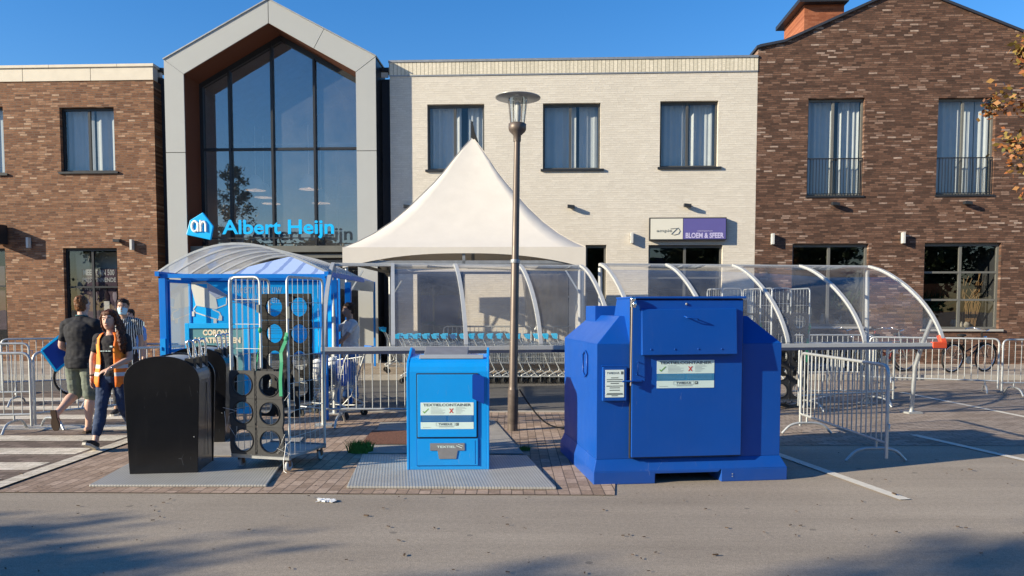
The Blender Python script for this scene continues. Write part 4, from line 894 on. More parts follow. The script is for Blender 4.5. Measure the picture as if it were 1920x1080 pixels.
# ---- crowd barriers
def barrier_mesh(Ln=2.3, nb=19):
    b = MB(); r = .019; hz, lz = 1.07, .24
    b.tube(rounded([(0, 0, .08), (0, 0, hz), (Ln, 0, hz), (Ln, 0, .08)], .11, 5), r, 8); b.tube([(0, 0, lz), (Ln, 0, lz)], r*.85, 8)
    fr = b.mesh('frame'); b2 = MB()
    for k in range(1, nb+1): x = Ln*k/(nb+1); b2.tube([(x, 0, lz), (x, 0, hz)], .0075, 6)
    b3 = MB(); b3.tube(rounded([(0, -.33, .012), (0, -.20, .15), (0, .20, .15), (0, .33, .012)], .15, 4), .017, 8); b3.tube([(0, 0, .14), (0, 0, .24)], .014, 6)
    b4 = MB(); 
    for z in (.45, .95): b4.tube([(Ln, 0, z), (Ln+.05, 0, z), (Ln+.05, 0, z-.06)], .008, 5)
    return fr, b2.mesh('bars'), b3.mesh('foot'), b4.mesh('hook')
BM = barrier_mesh(); BMS = barrier_mesh(1.9, 15)
for me in BM+BMS: me.materials.append(M['galv'])
GB = 'galvanised crowd control barriers'
def barrier(a, c, label, short=False, z=0):
    a = Vector(a); c = Vector(c); Ls = (1.9 if short else 2.3); d = c-a
    T = empty('crowd_barrier', (a.x, a.y, z), atan2(d.y, d.x), label, 'barrier', GB); ms = BMS if short else BM
    link('frame', ms[0], T); link('bars', ms[1], T); link('hook', ms[3], T)
    for x in (.22, Ls-.22):
        o = link('foot', ms[2], T); o.location = (x, 0, 0)
    return T
def pv(u, Y): return ((u-960)/F*Y, Y)
def endpt(a, th, L): return (a[0]+L*cos(th), a[1]+L*sin(th))
a = pv(53, 10.4); barrier((a[0]-2.28, a[1]-.28), a, 'barrier at the far left edge whose rounded end reaches the man in black')
a = pv(60, 10.5); barrier(a, (a[0]+1.35, a[1]+1.9), 'barrier running back from the left edge, behind the blue board the man carries')
a = pv(50, 13.2); barrier((a[0]-2.25, a[1]-.35), a, 'farther barrier at the left edge in front of the brick wall')
a = pv(243, 12.9); barrier((a[0]-.9, a[1]), (a[0]+1.4, a[1]+.05), 'barrier behind the woman in the orange vest, ending at the blue booth')
a = pv(275, 16.2); barrier((a[0]-2.2, a[1]-1.3), a, 'barrier slanting back toward the left brick wall beside the masked man')
a = pv(606, 10.95); barrier(a, (a[0]+2.3, a[1]+.0), 'barrier standing behind the light blue bin, left of the street lamp')
a = pv(1504, 10.45); barrier(a, (3.98, 8.15), 'barrier turned end on between two bays right of the big blue container')
a = pv(1632, 16.1); barrier(a, pv(1862, 15.2), 'barrier at the right with bicycles behind it, next to the shelter end')
a = pv(1882, 14.8); barrier(a, (a[0]+2.3, a[1]-.15), 'barrier cut by the right edge of the photo')
a = pv(1446, 17.3); barrier(a, (a[0]+2.3, a[1]), 'barrier seen through the right part of the clear shelter')
a = pv(1480, 13.3); barrier(a, (a[0]+1.8, a[1]+.15), 'barrier under the shelter rail behind the end on barrier', True)
a = pv(1500, 12.6); barrier(a, (a[0]+1.9, a[1]+.75), 'barrier leaning into the others under the right end of the shelter', True)
a = pv(832, 20.3); barrier(a, (a[0]+2.3, a[1]), 'barrier at the white wall behind the row of shopping carts', z=.12)
a = pv(1003, 20.1); barrier(a, (a[0]+1.9, a[1]), 'barrier under the white tent beside the hanging curtain', True, z=.12)
# ---- clear shelters
ST = radians(8.6); SO = Vector((0, 10.7, 0)); SXv = Vector((cos(ST), sin(ST), 0)); SYv = Vector((-sin(ST), cos(ST), 0))
def sh(u, v=648):
    d = ray(u, v); o = Vector((0, 0, EYE)); t = (SO-o).dot(SYv)/d.dot(SYv); q_ = o+d*t; return (q_-SO).dot(SXv), q_.z
CURVE = [(0, 1.15), (.05, 1.27), (.22, 1.50), (.48, 1.74), (.85, 1.98), (1.22, 2.16), (1.55, 2.28), (1.9, 2.36)]
def smoothcurve(n=20):
    pts = [Vector((0, y, z)) for y, z in CURVE]; out = []
    for i in range(n+1):
        f = i/n*(len(pts)-1); k = min(int(f), len(pts)-2); t = f-k
        p0, p1, p2, p3 = pts[max(k-1, 0)], pts[k], pts[k+1], pts[min(k+2, len(pts)-1)]
        q_ = .5*((2*p1)+(p2-p0)*t+(2*p0-5*p1+4*p2-p3)*t*t+(3*p1-p0-3*p2+p3)*t**3); out.append((q_.y, q_.z))
    return out
SC = smoothcurve()
ALU = mat('aluminium_profile', (.46, .47, .465), .45, .2, .08, 6)
def shelter(us, label, flip, glassfrom=0, redend=False, dz=0.0, legs=()):
    xs = [sh(u)[0] for u in us]; base_ = SO + SXv*xs[0]; T = empty('cart_shelter', (base_.x, base_.y, 0), ST, label, 'shelter', 'clear acrylic cart shelters')
    xs = [x-xs[0] for x in xs]; Ls = xs[-1]
    b = MB(); b.bar((-.03, 0, 1.125), (Ls+.03, 0, 1.125), .05, .06); b.build('front_rail', ALU, T, bevel=.006)
    b = MB(); b.bar((-.02, .0, 1.075), (Ls+.02, .0, 1.075), .06, .036); b.build('gutter', mat('dark_gutter', (.05, .06, .10), .4), T)
    b = MB(); b.bar((-.03, 1.93, 2.36+dz), (Ls+.03, 1.93, 2.36+dz), .06, .05); b.build('top_rail', ALU, T, bevel=.006)
    for i, x in enumerate(xs):
        b = MB(); wd = .027; R = []
        for k, (y, z) in enumerate(SC):
            z += dz*min(1, y/1.9); R.append([(x-wd, y, z-.012), (x+wd, y, z-.012), (x+wd, y-.012, z+.03), (x-wd, y-.012, z+.03)])
        b.rings(R, smooth=False); b.build('arch', ALU, T)
    for i in range(glassfrom, len(xs)-1):
        b = MB(); x0, x1 = xs[i]+.028, xs[i+1]-.028; n = len(SC)
        vs = [(x0, y, z+.012+dz*min(1, y/1.9)) for y, z in SC] + [(x1, y, z+.012+dz*min(1, y/1.9)) for y, z in SC]
        b.faces(vs, [(k, k+1, n+k+1, n+k) for k in range(n-1)], True); b.build('clear_panel', M['plexi'], T, fix=False)
    for i in legs:
        x = xs[i]; b = MB()
        b.tube([(x, 1.95, 2.34), (x, 1.93, 1.6), (x, 1.86, 0.0)], .036, 8); b.box(x-.12, x+.12, 1.74, 1.98, .0, .02); b.build('rear_post', ALU, T)
        b = MB(); b.tube([(x, .25, 1.50), (x-.02, .42, 1.15), (x-.05, .55, .75), (x-.06, .60, .0)], .034, 8); b.box(x-.18, x+.06, .48, .72, 0, .03); b.build('leg', M['galv'], T)
    if redend:
        b = MB(); b.box(Ls-.19, Ls+.045, -.034, .034, 1.068, 1.165); b.hexa([(Ls-.045, -.03, 1.165), (Ls+.045, -.03, 1.165), (Ls+.045, .05, 1.165), (Ls-.045, .05, 1.165), (Ls-.045, .03, 1.27), (Ls+.045, .03, 1.27), (Ls+.045, .10, 1.25), (Ls-.045, .10, 1.25)]); b.build('end_cap', M['orange_red'], T, bevel=.008)
    return T
shelter([606, 737, 874, 1014, 1148], 'left clear acrylic cart shelter with arched ribs, behind the light blue bin', 0, 1, False, 0, (0, 4))
shelter([1192, 1334, 1477, 1621, 1768], 'right clear acrylic cart shelter with an orange red corner cap at its end', 0, 0, True, .03, (0, 4))
# ---- shopping carts
CB = mat('cart_handle_blue', (.02, .42, .72), .4, 0, .04)
def cart_parts(T, hm):
    Lc = .88
    b = MB(); zb, zt_ = .46, .92
    def gp(t, s, z):  # basket tapers to the front (x = Lc)
        wd = .27 - .07*t; return (t*Lc, s*wd, z)
    def bw(p, q_): b.bar(p, q_, .0045)
    n = 18
    for s in (-1, 1):
        for k in range(n+1): t = k/n; bw(gp(t, s, zb + .08*t), gp(t, s, zt_-.14*t+0.0))
        for j in range(5): f = j/4; bw(gp(0, s, zb+(zt_-zb)*f), gp(1, s, zb+.08+(zt_-.14-zb-.08)*f))
    for k in range(0, n+1, 1): t = k/n; bw(gp(t, -1, zb+.08*t), gp(t, 1, zb+.08*t))
    for k in range(9): s = -1+2*k/8; bw(gp(1, s, zb+.08), gp(1, s, zt_-.14)); bw(gp(0, s, zb), gp(0, s, zt_))
    for f in (0, .33, .66, 1): bw(gp(1, -1, zb+.08+(zt_-.22-zb)*f), gp(1, 1, zb+.08+(zt_-.22-zb)*f))
    b.tube([gp(0, -1, zt_), gp(1, -1, zt_-.14), gp(1, 1, zt_-.14), gp(0, 1, zt_)], .009, 6)
    b.build('basket', M['galv'], T)
    b = MB()
    for s in (-1, 1):
        b.tube(rounded([(-.10, s*.26, 1.03), (-.02, s*.26, .90), (.12, s*.25, .46), (.20, s*.25, .30), (-.06, s*.27, .17), (.30, s*.26, .15), (Lc+.02, s*.20, .17)], .05, 3), .012, 6)
        b.tube([(.12, s*.25, .46), (.62, s*.22, .45)], .011, 6); b.tube([(.20, s*.25, .30), (.34, s*.245, .16)], .011, 6)
    b.tube([(Lc+.02, -.20, .17), (Lc+.02, .20, .17)], .012, 6); b.tube([(-.04, -.26, .17), (-.04, .26, .17)], .011, 6)
    b.build('chassis', M['galv'], T)
    b = MB(); b.tube([(-.11, -.27, 1.035), (-.11, .27, 1.035)], .019, 8); b.hexa([(-.14, -.07, 1.02), (-.08, -.07, 1.02), (-.08, .07, 1.02), (-.14, .07, 1.02), (-.16, -.08, 1.08), (-.08, -.08, 1.09), (-.08, .08, 1.09), (-.16, .08, 1.08)])
    for s in (-1, 1): b.hexa([(-.15, s*.27-.03, 1.0), (-.06, s*.27-.03, .98), (-.06, s*.27+.03, .98), (-.15, s*.27+.03, 1.0), (-.19, s*.27-.035, 1.09), (-.05, s*.27-.035, 1.10), (-.05, s*.27+.035, 1.10), (-.19, s*.27+.035, 1.09)])
    b.build('handle', hm, T, bevel=.008)
    for x, s in ((-.02, -.27), (-.02, .27), (Lc-.06, -.19), (Lc-.06, .19)):
        b = MB(); b.rings([[(x+.06*cos(2*pi*k/14), s-.014+t, .06+.06*sin(2*pi*k/14)) for k in range(14)] for t in (0, .028)], smooth=False); wh = b.build('wheel', M['rubber'], T)
        b = MB(); b.bar((x, s-.02, .16), (x, s-.02, .05), .004, .03); b.bar((x, s+.02, .16), (x, s+.02, .05), .004, .03); b.build('fork', M['galv'], wh)
CT = empty('shopping_cart', (0, 0, 0), 0); cart_parts(CT, CB)
ORD = 'first second third fourth fifth sixth seventh eighth ninth tenth eleventh twelfth thirteenth fourteenth fifteenth sixteenth seventeenth eighteenth'.split()
random.seed(12); row_end = {0: 'shopping cart with light blue grips at the left end of the nested row', 17: 'shopping cart with light blue grips at the right end of the nested row'}
for i in range(18):
    c_ = CT if i == 0 else copy_tree(CT)
    x = -2.42 + i*.205; c_.location = (x, 17.3+random.uniform(-.03, .03), .004); c_.rotation_euler = (0, 0, radians(random.uniform(-2, 2)))
    tag(c_, ORD[i]+' shopping cart from the left in the nested row with light blue grips', 'shopping cart', 'shopping carts nested in a row')
c_ = copy_tree(CT); c_.location = (-3.0, 18.6, .12); c_.rotation_euler = (0, 0, radians(15)); tag(c_, 'lone shopping cart against the dark gap left of the cart row', 'shopping cart', 'shopping carts standing apart')
LC = empty('shopping_cart', (-2.42, 11.75, 0), radians(160), 'loaded shopping cart with dark blue handle behind the front barrier', 'shopping cart', 'shopping carts standing apart'); cart_parts(LC, M['booth_blue'])
BAG = [mat('white_bag', (.62, .63, .62), .5, 0, .1, 8), mat('blue_bag', (.01, .12, .55), .5, 0, .1, 8), mat('black_bag', (.02, .02, .025), .5)]
def bag(c, s, m, lab, seed, rz=0.0):
    b = MB(); nr, ns = 10, 16; R = []
    for i in range(nr+1):
        f = i/nr; k = (sin(pi*min(1, f*.62+.19)))**.6 if f < .999 else .3
        R.append([Vector((c[0]+s[0]*k*cos(2*pi*j/ns), c[1]+s[1]*k*sin(2*pi*j/ns), c[2]+s[2]*f)) + noise.noise_vector(Vector((j*.9+seed, i*.8, seed)))*.03 for j in range(ns)])
    b.rings(R); o = b.build('grocery_bag', m, None); return tag(o, lab, 'bag', 'bags of groceries')
cw = lambda x, y, z: (-2.42+cos(radians(160))*x-sin(radians(160))*y, 11.75+sin(radians(160))*x+cos(radians(160))*y, z)
bag(cw(.62, .02, .56), (.13, .11, .32), BAG[0], 'white grocery bag in the front of the loaded cart', 2); bag(cw(.36, -.04, .50), (.13, .12, .42), BAG[0], 'taller white grocery bag in the middle of the loaded cart', 5)
bag(cw(.14, .05, .50), (.11, .13, .40), BAG[1], 'blue grocery bag in the loaded cart next to its handle', 8); bag(cw(.40, .14, .48), (.10, .07, .28), BAG[2], 'black bag low in the loaded cart', 9)
c_ = copy_tree(LC); c_.location = (-3.55, 12.9, .0); c_.rotation_euler = (0, 0, radians(75)); tag(c_, 'empty shopping cart inside the blue booth behind the roll cage', 'shopping cart', 'shopping carts standing apart')
c_ = copy_tree(LC); c_.location = (-4.75, 13.2, .0); c_.rotation_euler = (0, 0, radians(85)); tag(c_, 'shopping cart behind the corona poster at the blue booth', 'shopping cart', 'shopping carts standing apart')
# ---- white pagoda tent
TC = Vector((-.93, 18.5, 0)); TT = empty('pagoda_tent', TC, radians(-1.5), 'white pagoda tent with a pointed concave roof and small black pennant', 'tent')
prof = [(1.0, 2.92), (.9, 3.06), (.79, 3.25), (.66, 3.53), (.53, 3.88), (.42, 4.22), (.33, 4.50), (.25, 4.78), (.18, 5.06), (.11, 5.32), (.05, 5.53), (.01, 5.67)]
b = MB(); HS = 2.5; N = 10; R = []
for s_, z in prof:
    ring = []
    for side in range(4):
        for k in range(N):
            t = -1+2*k/N; x, y = [(t, -1), (1, t), (-t, 1), (-1, -t)][side]
            sag = (1-t*t)*.10*s_*(1-s_)*4*.5
            ring.append((x*HS*s_*(1-.02*(1-t*t)*(1 if side % 2 else 0)), y*HS*s_, z-sag))
    R.append(ring)
b.rings(R, cap=False); b.build('canopy', M['cloth'], TT)
b = MB()
for cx_, cy_ in ((1, 1), (1, -1), (-1, 1), (-1, -1)): b.tube([(cx_*HS*s_*1.001, cy_*HS*s_*1.001, z+.003-(0 if cx_ else .2*s_*(1-s_))) for s_, z in prof], .007, 5)
b.build('seam', mat('seam_cloth', (.50, .46, .40), .8), TT)
b = MB()
for side in range(4):
    n = 24; vs = []
    for k in range(n+1):
        t = -1+2*k/n; dr_ = .42 - .30*(1-abs(t)**2.4)
        for z in (2.925, 2.92-dr_):
            x, y = [(t, -1), (1, t), (-t, 1), (-1, -t)][side]; vs.append((x*HS*1.003, y*HS*1.003, z))
    b.faces(vs, [(2*k, 2*k+2, 2*k+3, 2*k+1) for k in range(n)])
b.build('valance', M['cloth'], TT, fix=False)
for sx_ in (-1, 1):
    for sy_ in (-1, 1):
        b = MB(); b.tube([(sx_*2.44, sy_*2.44, 0), (sx_*2.44, sy_*2.44, 2.9)], .036, 8); b.bar((sx_*2.44, sy_*2.44, 1.9), (sx_*2.1, sy_*2.44, 2.45), .03); b.box(sx_*2.44-.1, sx_*2.44+.1, sy_*2.44-.1, sy_*2.44+.1, 0, .02) if sy_ < 0 else None
        b.build('leg', M['galv'], TT)
b = MB()
for sy_ in (-1, 1): b.bar((-2.44, sy_*2.44, 2.62), (2.44, sy_*2.44, 2.62), .04, .07); b.bar((sy_*2.44, -2.44, 2.62), (sy_*2.44, 2.44, 2.62), .04, .07)
b.bar((-2.4, -2.4, 2.62), (2.4, 2.4, 2.63), .04); b.bar((2.4, -2.4, 2.66), (-2.4, 2.4, 2.66), .04); b.tube([(0, 0, 2.6), (0, 0, 5.7)], .04, 8); b.box(-.03, .03, -2.46, -2.40, 2.58, 2.80)
b.build('roof_frame', M['galv_dark'], TT)
b = MB(); b.tube([(0, 0, 5.60), (0, 0, 6.06)], .012, 6)
b.prism([(-.03, 6.10), (.02, 5.98), (.06, 5.80), (.15, 5.55), (.05, 5.62), (-.035, 5.68)], -.05, -.02); b.build('pennant', M['rubber'], TT)
b = MB(); rr = random.Random(3)
def curtain_sheet(p0, p1, z0, z1, n, amp, pinch=0):
    p0 = Vector(p0); p1 = Vector(p1); t = (p1-p0).normalized(); nn_ = Vector((-t.y, t.x, 0)); vs = []; K = 6
    for i in range(n+1):
        f = i/n; o = p0.lerp(p1, f)
        for k in range(K+1):
            z = z0+(z1-z0)*k/K; pin = 1-pinch*sin(pi*k/K)*f
            q_ = p0.lerp(p1, f*pin) + nn_*amp*sin(f*n*.55+.5*sin(k*.7+f*9)); vs.append((q_.x, q_.y, z))
    b.faces(vs, [(i*(K+1)+k, (i+1)*(K+1)+k, (i+1)*(K+1)+k+1, i*(K+1)+k+1) for i in range(n) for k in range(K)], True)
curtain_sheet((2.42, 2.4, 0), (2.42, -2.35, 0), .15, 2.75, 70, .05); curtain_sheet((2.38, 2.38, 0), (1.1, 2.38, 0), .15, 2.7, 40, .05, .1)
m_, nt, p_, out = base('translucent_curtain'); nt.nodes.remove(p_)
df = nn(nt, 'BsdfDiffuse'); df.inputs[0].default_value = (.6, .57, .52, 1); tl = nn(nt, 'BsdfTranslucent'); tl.inputs[0].default_value = (.6, .57, .52, 1); tr_ = nn(nt, 'BsdfTransparent')
a_ = nn(nt, 'MixShader'); nt.links.new(df.outputs[0], a_.inputs[1]); nt.links.new(tl.outputs[0], a_.inputs[2]); c2 = nn(nt, 'MixShader'); c2.inputs[0].default_value = .25; nt.links.new(a_.outputs[0], c2.inputs[1]); nt.links.new(tr_.outputs[0], c2.inputs[2]); nt.links.new(c2.outputs[0], out.inputs[0])
b.build('side_curtain', m_, TT, fix=False)
# ---- blue pavilion at the entrance
PB = mat('pavilion_blue_cloth', (.16, .28, .62), .7, 0, .1, 3); BT = empty('blue_pavilion', (-5.2, 19.0, .12), radians(-3), 'pale blue striped pavilion tent in front of the shop entrance', 'tent')
m_, nt, p_, out = base('blue_stripes'); tc = nn(nt, 'TexCoord').outputs['Object']; sx = nn(nt, 'SeparateXYZ'); nt.links.new(tc, sx.inputs[0])
st_ = mth(nt, 'GREATER_THAN', mth(nt, 'SINE', mth(nt, 'MULTIPLY', mth(nt, 'ADD', sx.outputs[0], mth(nt, 'MULTIPLY', noi(nt, tc, .7), .35)), 15.0)), .72)
nt.links.new(mixc(nt, st_, (.34, .46, .74), (.17, .26, .52)), p_.inputs['Base Color']); p_.inputs['Roughness'].default_value = .7
b = MB(); xs_ = (-1.6, 1.45); yz = (-1.7, 1.7)
b.rings([[(xs_[0], yz[0], 2.25), (xs_[1], yz[0], 2.25), (xs_[1], yz[1], 2.25), (xs_[0], yz[1], 2.25)], [(xs_[0]*.55, yz[0]*.55, 2.52), (xs_[1]*.55, yz[0]*.55, 2.52), (xs_[1]*.55, yz[1]*.55, 2.52), (xs_[0]*.55, yz[1]*.55, 2.52)], [(-.04, -.04, 2.85), (.04, -.04, 2.85), (.04, .04, 2.85), (-.04, .04, 2.85)]], False, False)
b.build('canopy', m_, BT)
b = MB()
for (p0, p1) in (((xs_[0], yz[0]), (xs_[1], yz[0])), ((xs_[1], yz[0]), (xs_[1], yz[1])), ((xs_[0], yz[0]), (xs_[0], yz[1]))): b.face([(p0[0], p0[1], 2.25), (p1[0], p1[1], 2.25), (p1[0], p1[1], 1.98), (p0[0], p0[1], 1.98)])
b.build('valance', mat('pale_blue_cloth', (.40, .52, .74), .7, 0, .05), BT, fix=False)
for x in xs_:
    for y in yz: b = MB(); b.bar((x, y, 0), (x, y, 2.25), .05); b.build('leg', M['booth_blue'], BT)
# ---- blue booth
B0 = Vector((-5.24, 11.5, 0)); BB = empty('cart_booth', B0, 0, 'blue framed cart booth with a curved clear roof and a shopping cart pictogram', 'booth')
wB, dB, ze_, za_ = 2.50, 2.7, 2.21, 2.63
def vault(n=18):
    return [(wB*i/n, ze_ + (za_-ze_)*sin(pi*(i/n)**.92)) for i in range(n+1)]
VA = vault(); m_ = glass('roof_acrylic', (.74, .79, .86), .06, .02, .46, (.62, .66, .72))
for y0_, y1_ in [(dB*k/5+.02, dB*(k+1)/5-.02) for k in range(5)]:
    b = MB(); n = len(VA); b.faces([(x, y0_, z) for x, z in VA]+[(x, y1_, z) for x, z in VA], [(k, k+1, n+k+1, n+k) for k in range(n-1)], True); b.build('roof_panel', m_, BB, fix=False)
for k in range(6):
    b = MB(); y = dB*k/5; b.rings([[(x, y-.016, z-.02), (x, y+.016, z-.02), (x, y+.016, z+.014), (x, y-.016, z+.014)] for x, z in VA], smooth=False); b.build('roof_rib', ALU if k else M['galv'], BB)
b = MB()
for x in (0, wB): b.bar((x, -.05, ze_-.03), (x, dB+.05, ze_-.03), .06, .07)
b.bar((.03, .02, ze_-.06), (wB-.03, .02, ze_-.06), .05, .06); b.bar((.03, .74, ze_-.06), (wB-.03, .74, ze_-.06), .06, .09); b.build('beam', M['booth_blue'], BB)
for x, y in ((.06, .02), (wB-.06, .02), (.06, dB), (wB-.06, .74), (wB-.06, 1.75)):
    b = MB(); b.box(x-.05, x+.05, y-.04, y+.04, 0, ze_-.095); po = b.build('post', M['booth_blue'], BB, bevel=.005)
b = MB(); b.box(.02, .10, -.045, -.022, .98, 1.22); b.box(.03, .05, -.06, -.045, 1.05, 1.1); b.build('lock_box', M['cyan'], BB)
# side frame with glass (slanting between front post and panel)
b = MB(); 
for z in (.1, 1.03, ze_-.13): b.bar((.11, .10, z), (.19, .68, z), .03, .05)
for f in (0, 1): b.bar((.11+.08*f, .10+.58*f, .1), (.11+.08*f, .10+.58*f, ze_-.12), .022, .022, up=(0, 1, 0))
b.build('side_door', M['booth_blue'], BB); b = MB(); b.face([(.11, .10, .1), (.19, .68, .1), (.19, .68, ze_-.13), (.11, .10, ze_-.13)]); b.build('side_glass', glass('booth_glass', (.7, .75, .8), .16, 0, .05), BB, fix=False)
b = MB(); b.box(.12, 2.40, .78, .82, .95, ze_-.10); pn = b.build('sign_panel', mat('panel_blue', (.0, .12, .58), .45, 0, .02), BB)
b = MB(); b.box(.12, .14+.02, .765, .779, .95, ze_-.1); b.box(.18, 2.40, .775, .7795, .96, 2.09); b.build('panel_tint', mat('panel_cyan', (.0, .42, .90), .45, 0, .02), pn)
b = MB(); b.box(.12, 2.40, .79, .81, .35, .95); b.build('lower_glass', glass('booth_glass'), BB)
# pictogram: cart on the panel, drawn in panel pixels (u, v) -> local
def bp(u, v, n=.76):
    q_ = P(u, v, B0.y+n); return (q_.x-B0.x, q_.z)
IV = mat('pictogram_ivory', (.66, .66, .60), .5, 0, .02); b = MB()
def fill(pts, y): b.prism([bp(*p) for p in pts], y-.006, y)
Y_ = .7745
fill([(356, 531), (361, 531), (402, 546), (408, 578), (405, 580), (367, 573)], Y_)
def line(pts, w_=.018, y=.7735): 
    q_ = [bp(*p) for p in pts]
    for (a, c) in zip(q_[:-1], q_[1:]): b.bar((a[0], y, a[1]), (c[0], y, c[1]), w_, .006, up=(0, 1, 0))
line([(354, 531), (386, 528)]); line([(360, 532), (388, 531), (425, 554), (424, 571), (406, 578)]); line([(425, 554), (404, 560)]); line([(367, 573), (362, 580), (366, 586), (408, 600), (414, 594), (411, 586), (398, 580)]); line([(388, 531), (389, 548), (404, 557)], .010)
for u, v in ((361, 588), (413, 596), (403, 601)): fill([(u-3, v-4), (u+3, v-4), (u+3, v+5), (u-3, v+5)], .7715)
b.build('cart_pictogram', IV, pn); b = MB(); fill([(389, 532), (424, 553), (404, 559), (390, 547)], .7725); b.build('cart_shading', mat('pictogram_lilac', (.38, .42, .55), .5), pn)
for t, u0, v0, u1, v1 in (('Neem hier uw', 437, 532, 528, 550), ('winkelwagen', 437, 553, 524, 573)):
    a = bp(u0, v0); c = bp(u1, v1); text(t, c[0]-a[0], a[1]-c[1], mat('sign_text_pale', (.35, .55, .72), .5), pn, ((a[0]+c[0])/2, .7745, (a[1]+c[1])/2), .003, .0)
# freestanding poster
q0 = P(346, 606, 11.1); q1 = P(467, 606, 11.1); cxp = (q0.x+q1.x)/2; wp = q1.x-q0.x
PO = empty('poster_stand', (cxp, 11.1, 0), 0, 'teal corona rules poster in a bright blue standing frame, left of the roll cage', 'poster stand'); zt = q0.z
b = MB(); fb = .09
b.box(-wp/2, -wp/2+fb*.7, 0, .05, .15, zt); b.box(wp/2-fb*.9, wp/2, 0, .05, .15, zt); b.box(-wp/2+fb*.7, wp/2-fb*.9, .001, .049, zt-.075, zt-.001); b.box(-wp/2+fb*.7, wp/2-fb*.9, .001, .049, .15, .22); b.build('frame', mat('poster_frame_cyan', (.0, .36, .78), .45), PO, bevel=.004)
b = MB(); b.box(-wp/2+.06, wp/2-.08, .02, .04, .22, zt-.07); ps = b.build('poster', mat('poster_teal', (.10, .26, .29), .5, 0, .08, 4), PO)
CR = mat('poster_cream', (.75, .66, .48), .6)
text('CORONA', .42, .085, CR, ps, (0, .018, zt-.135), .003, .05); text('MAATREGELEN', .66, .085, CR, ps, (0, .018, zt-.245), .003, .05); text('Alleen boodschappen', .42, .035, M['sticker'], ps, (0, .018, zt-.33), .002, .02); text('Houd 1,5 meter afstand', .58, .04, M['sticker'], ps, (0, .018, zt-.475), .002, .02)
b = MB()
for s in (-1, 1): b.bar((s*wp*.4, -.2, .02), (s*wp*.4, .25, .02), .05, .03); b.bar((s*wp*.4, .025, .02), (s*wp*.4, .025, .16), .04)
b.build('stand', M['galv_dark'], PO)
# white notice by the left barrier
q0 = P(262, 613, 15.0); NT = empty('notice_board', (q0.x, 15.0, 0), 0, 'small white notice sheet above the barriers beside the left brick wall', 'notice')
b = MB(); b.box(-.08, .09, -.01, .01, q0.z-.12, q0.z+.10); nb_ = b.build('sheet', M['sticker'], NT); b = MB(); b.tube([(0, .02, 0), (0, .02, q0.z)], .015, 6); b.build('post', M['galv'], NT)
b = MB()
for k in range(6): b.box(-.05, .06, -.012, -.011, q0.z+.06-.028*k, q0.z+.068-.028*k)
b.build('printed_lines', M['ink'], nb_)
# ---- bicycles
BK = [mat('bike_black', (.02, .02, .022), .35, .2), mat('bike_grey', (.22, .23, .24), .4, .4), mat('bike_maroon', (.16, .02, .02), .4, .2)]
def bicycle(loc, rz, fm, label, lean=4):
    T = empty('bicycle', loc, rz, label, 'bicycle', 'bicycles parked by the brick building'); T.rotation_euler = (radians(lean), 0, rz)
    for x in (0, 1.08):
        b = MB(); b.tube([(x+.34*cos(2*pi*k/28), 0, .35+.34*sin(2*pi*k/28)) for k in range(28)], .02, 6, closed=True); wh = b.build('wheel', M['rubber'], T)
        b = MB(); 
        for k in range(20): a = 2*pi*k/20; b.bar((x, 0, .35), (x+.33*cos(a), 0, .35+.33*sin(a)), .003)
        b.tube([(x+.31*cos(2*pi*k/24), 0, .35+.31*sin(2*pi*k/24)) for k in range(24)], .01, 4, closed=True); b.build('rim', M['chrome'], wh)
        b = MB(); b.rings([[(x+.38*cos(a)-0, s_, .35+.38*sin(a)) for s_ in (-.03, .03)] for a in [pi*.15+pi*.75*k/12 for k in range(13)]], cap=False); b.build('mudguard', fm, T, fix=False)
    b = MB(); bb = (.46, 0, .30); st = (.34, 0, .72); hd = (.90, 0, .78)
    b.tube([bb, (.27, 0, .86)], .017, 6); b.tube([bb, (.92, 0, .68)], .019, 6); b.tube([st, (.90, 0, .74)] if fm is BK[1] else [(.40, 0, .5), (.91, 0, .72)], .017, 6)
    for s_ in (-.05, .05): b.tube([(0, s_, .35), bb], .010, 5); b.tube([(0, s_, .35), st], .009, 5); b.tube([(1.08, s_, .35), (.93, s_, .68)], .012, 5)
    b.tube([(.94, 0, .66), (.87, 0, .98)], .018, 6); b.build('frame', fm, T)
    b = MB(); b.tube(rounded([(.66, -.28, 1.02), (.84, -.24, 1.06), (.88, 0, 1.02), (.84, .24, 1.06), (.66, .28, 1.02)], .08), .013, 6); b.build('handlebar', M['chrome'], T)
    b = MB(); b.ell((.22, 0, .90), (.13, .085, .04), 12, 8); b.build('saddle', M['rubber'], T)
    b = MB(); b.bar((-.28, 0, .74), (.22, 0, .74), .14, .012); b.bar((-.2, .05, .74), (0, .05, .38), .008); b.bar((-.2, -.05, .74), (0, -.05, .38), .008); b.build('rear_rack', fm, T)
    b = MB(); b.lathe([(.09, -.008), (.09, .008)], seg=16); b.v = [(x+.46, z-.05, y+.30) for x, y, z in b.v]; b.bar((.46, -.06, .30), (.56, -.06, .17), .015); b.bar((.46, .06, .30), (.36, .06, .43), .015); b.box(.50, .62, -.14, -.06, .155, .18); b.box(.30, .42, .06, .14, .42, .445); b.build('crank', M['galv_dark'], T)
    b = MB(); b.ell((1.0, 0, .84), (.05, .04, .04), 10, 6); b.build('headlight', M['chrome'], T)
bicycle((8.55, 18.7, .12), radians(12), BK[1], 'grey bicycle behind the barrier, seen left of the orange red shelter corner')
bicycle((9.85, 19.3, .12), radians(-165), BK[2], 'dark red bicycle parked in the middle behind the right barrier')
bicycle((10.6, 18.6, .12), radians(20), BK[0], 'black bicycle parked farthest right under the shop window')
bicycle((7.4, 19.0, .12), radians(8), BK[0], 'black bicycle behind the end on barrier, leftmost of the parked bicycles')
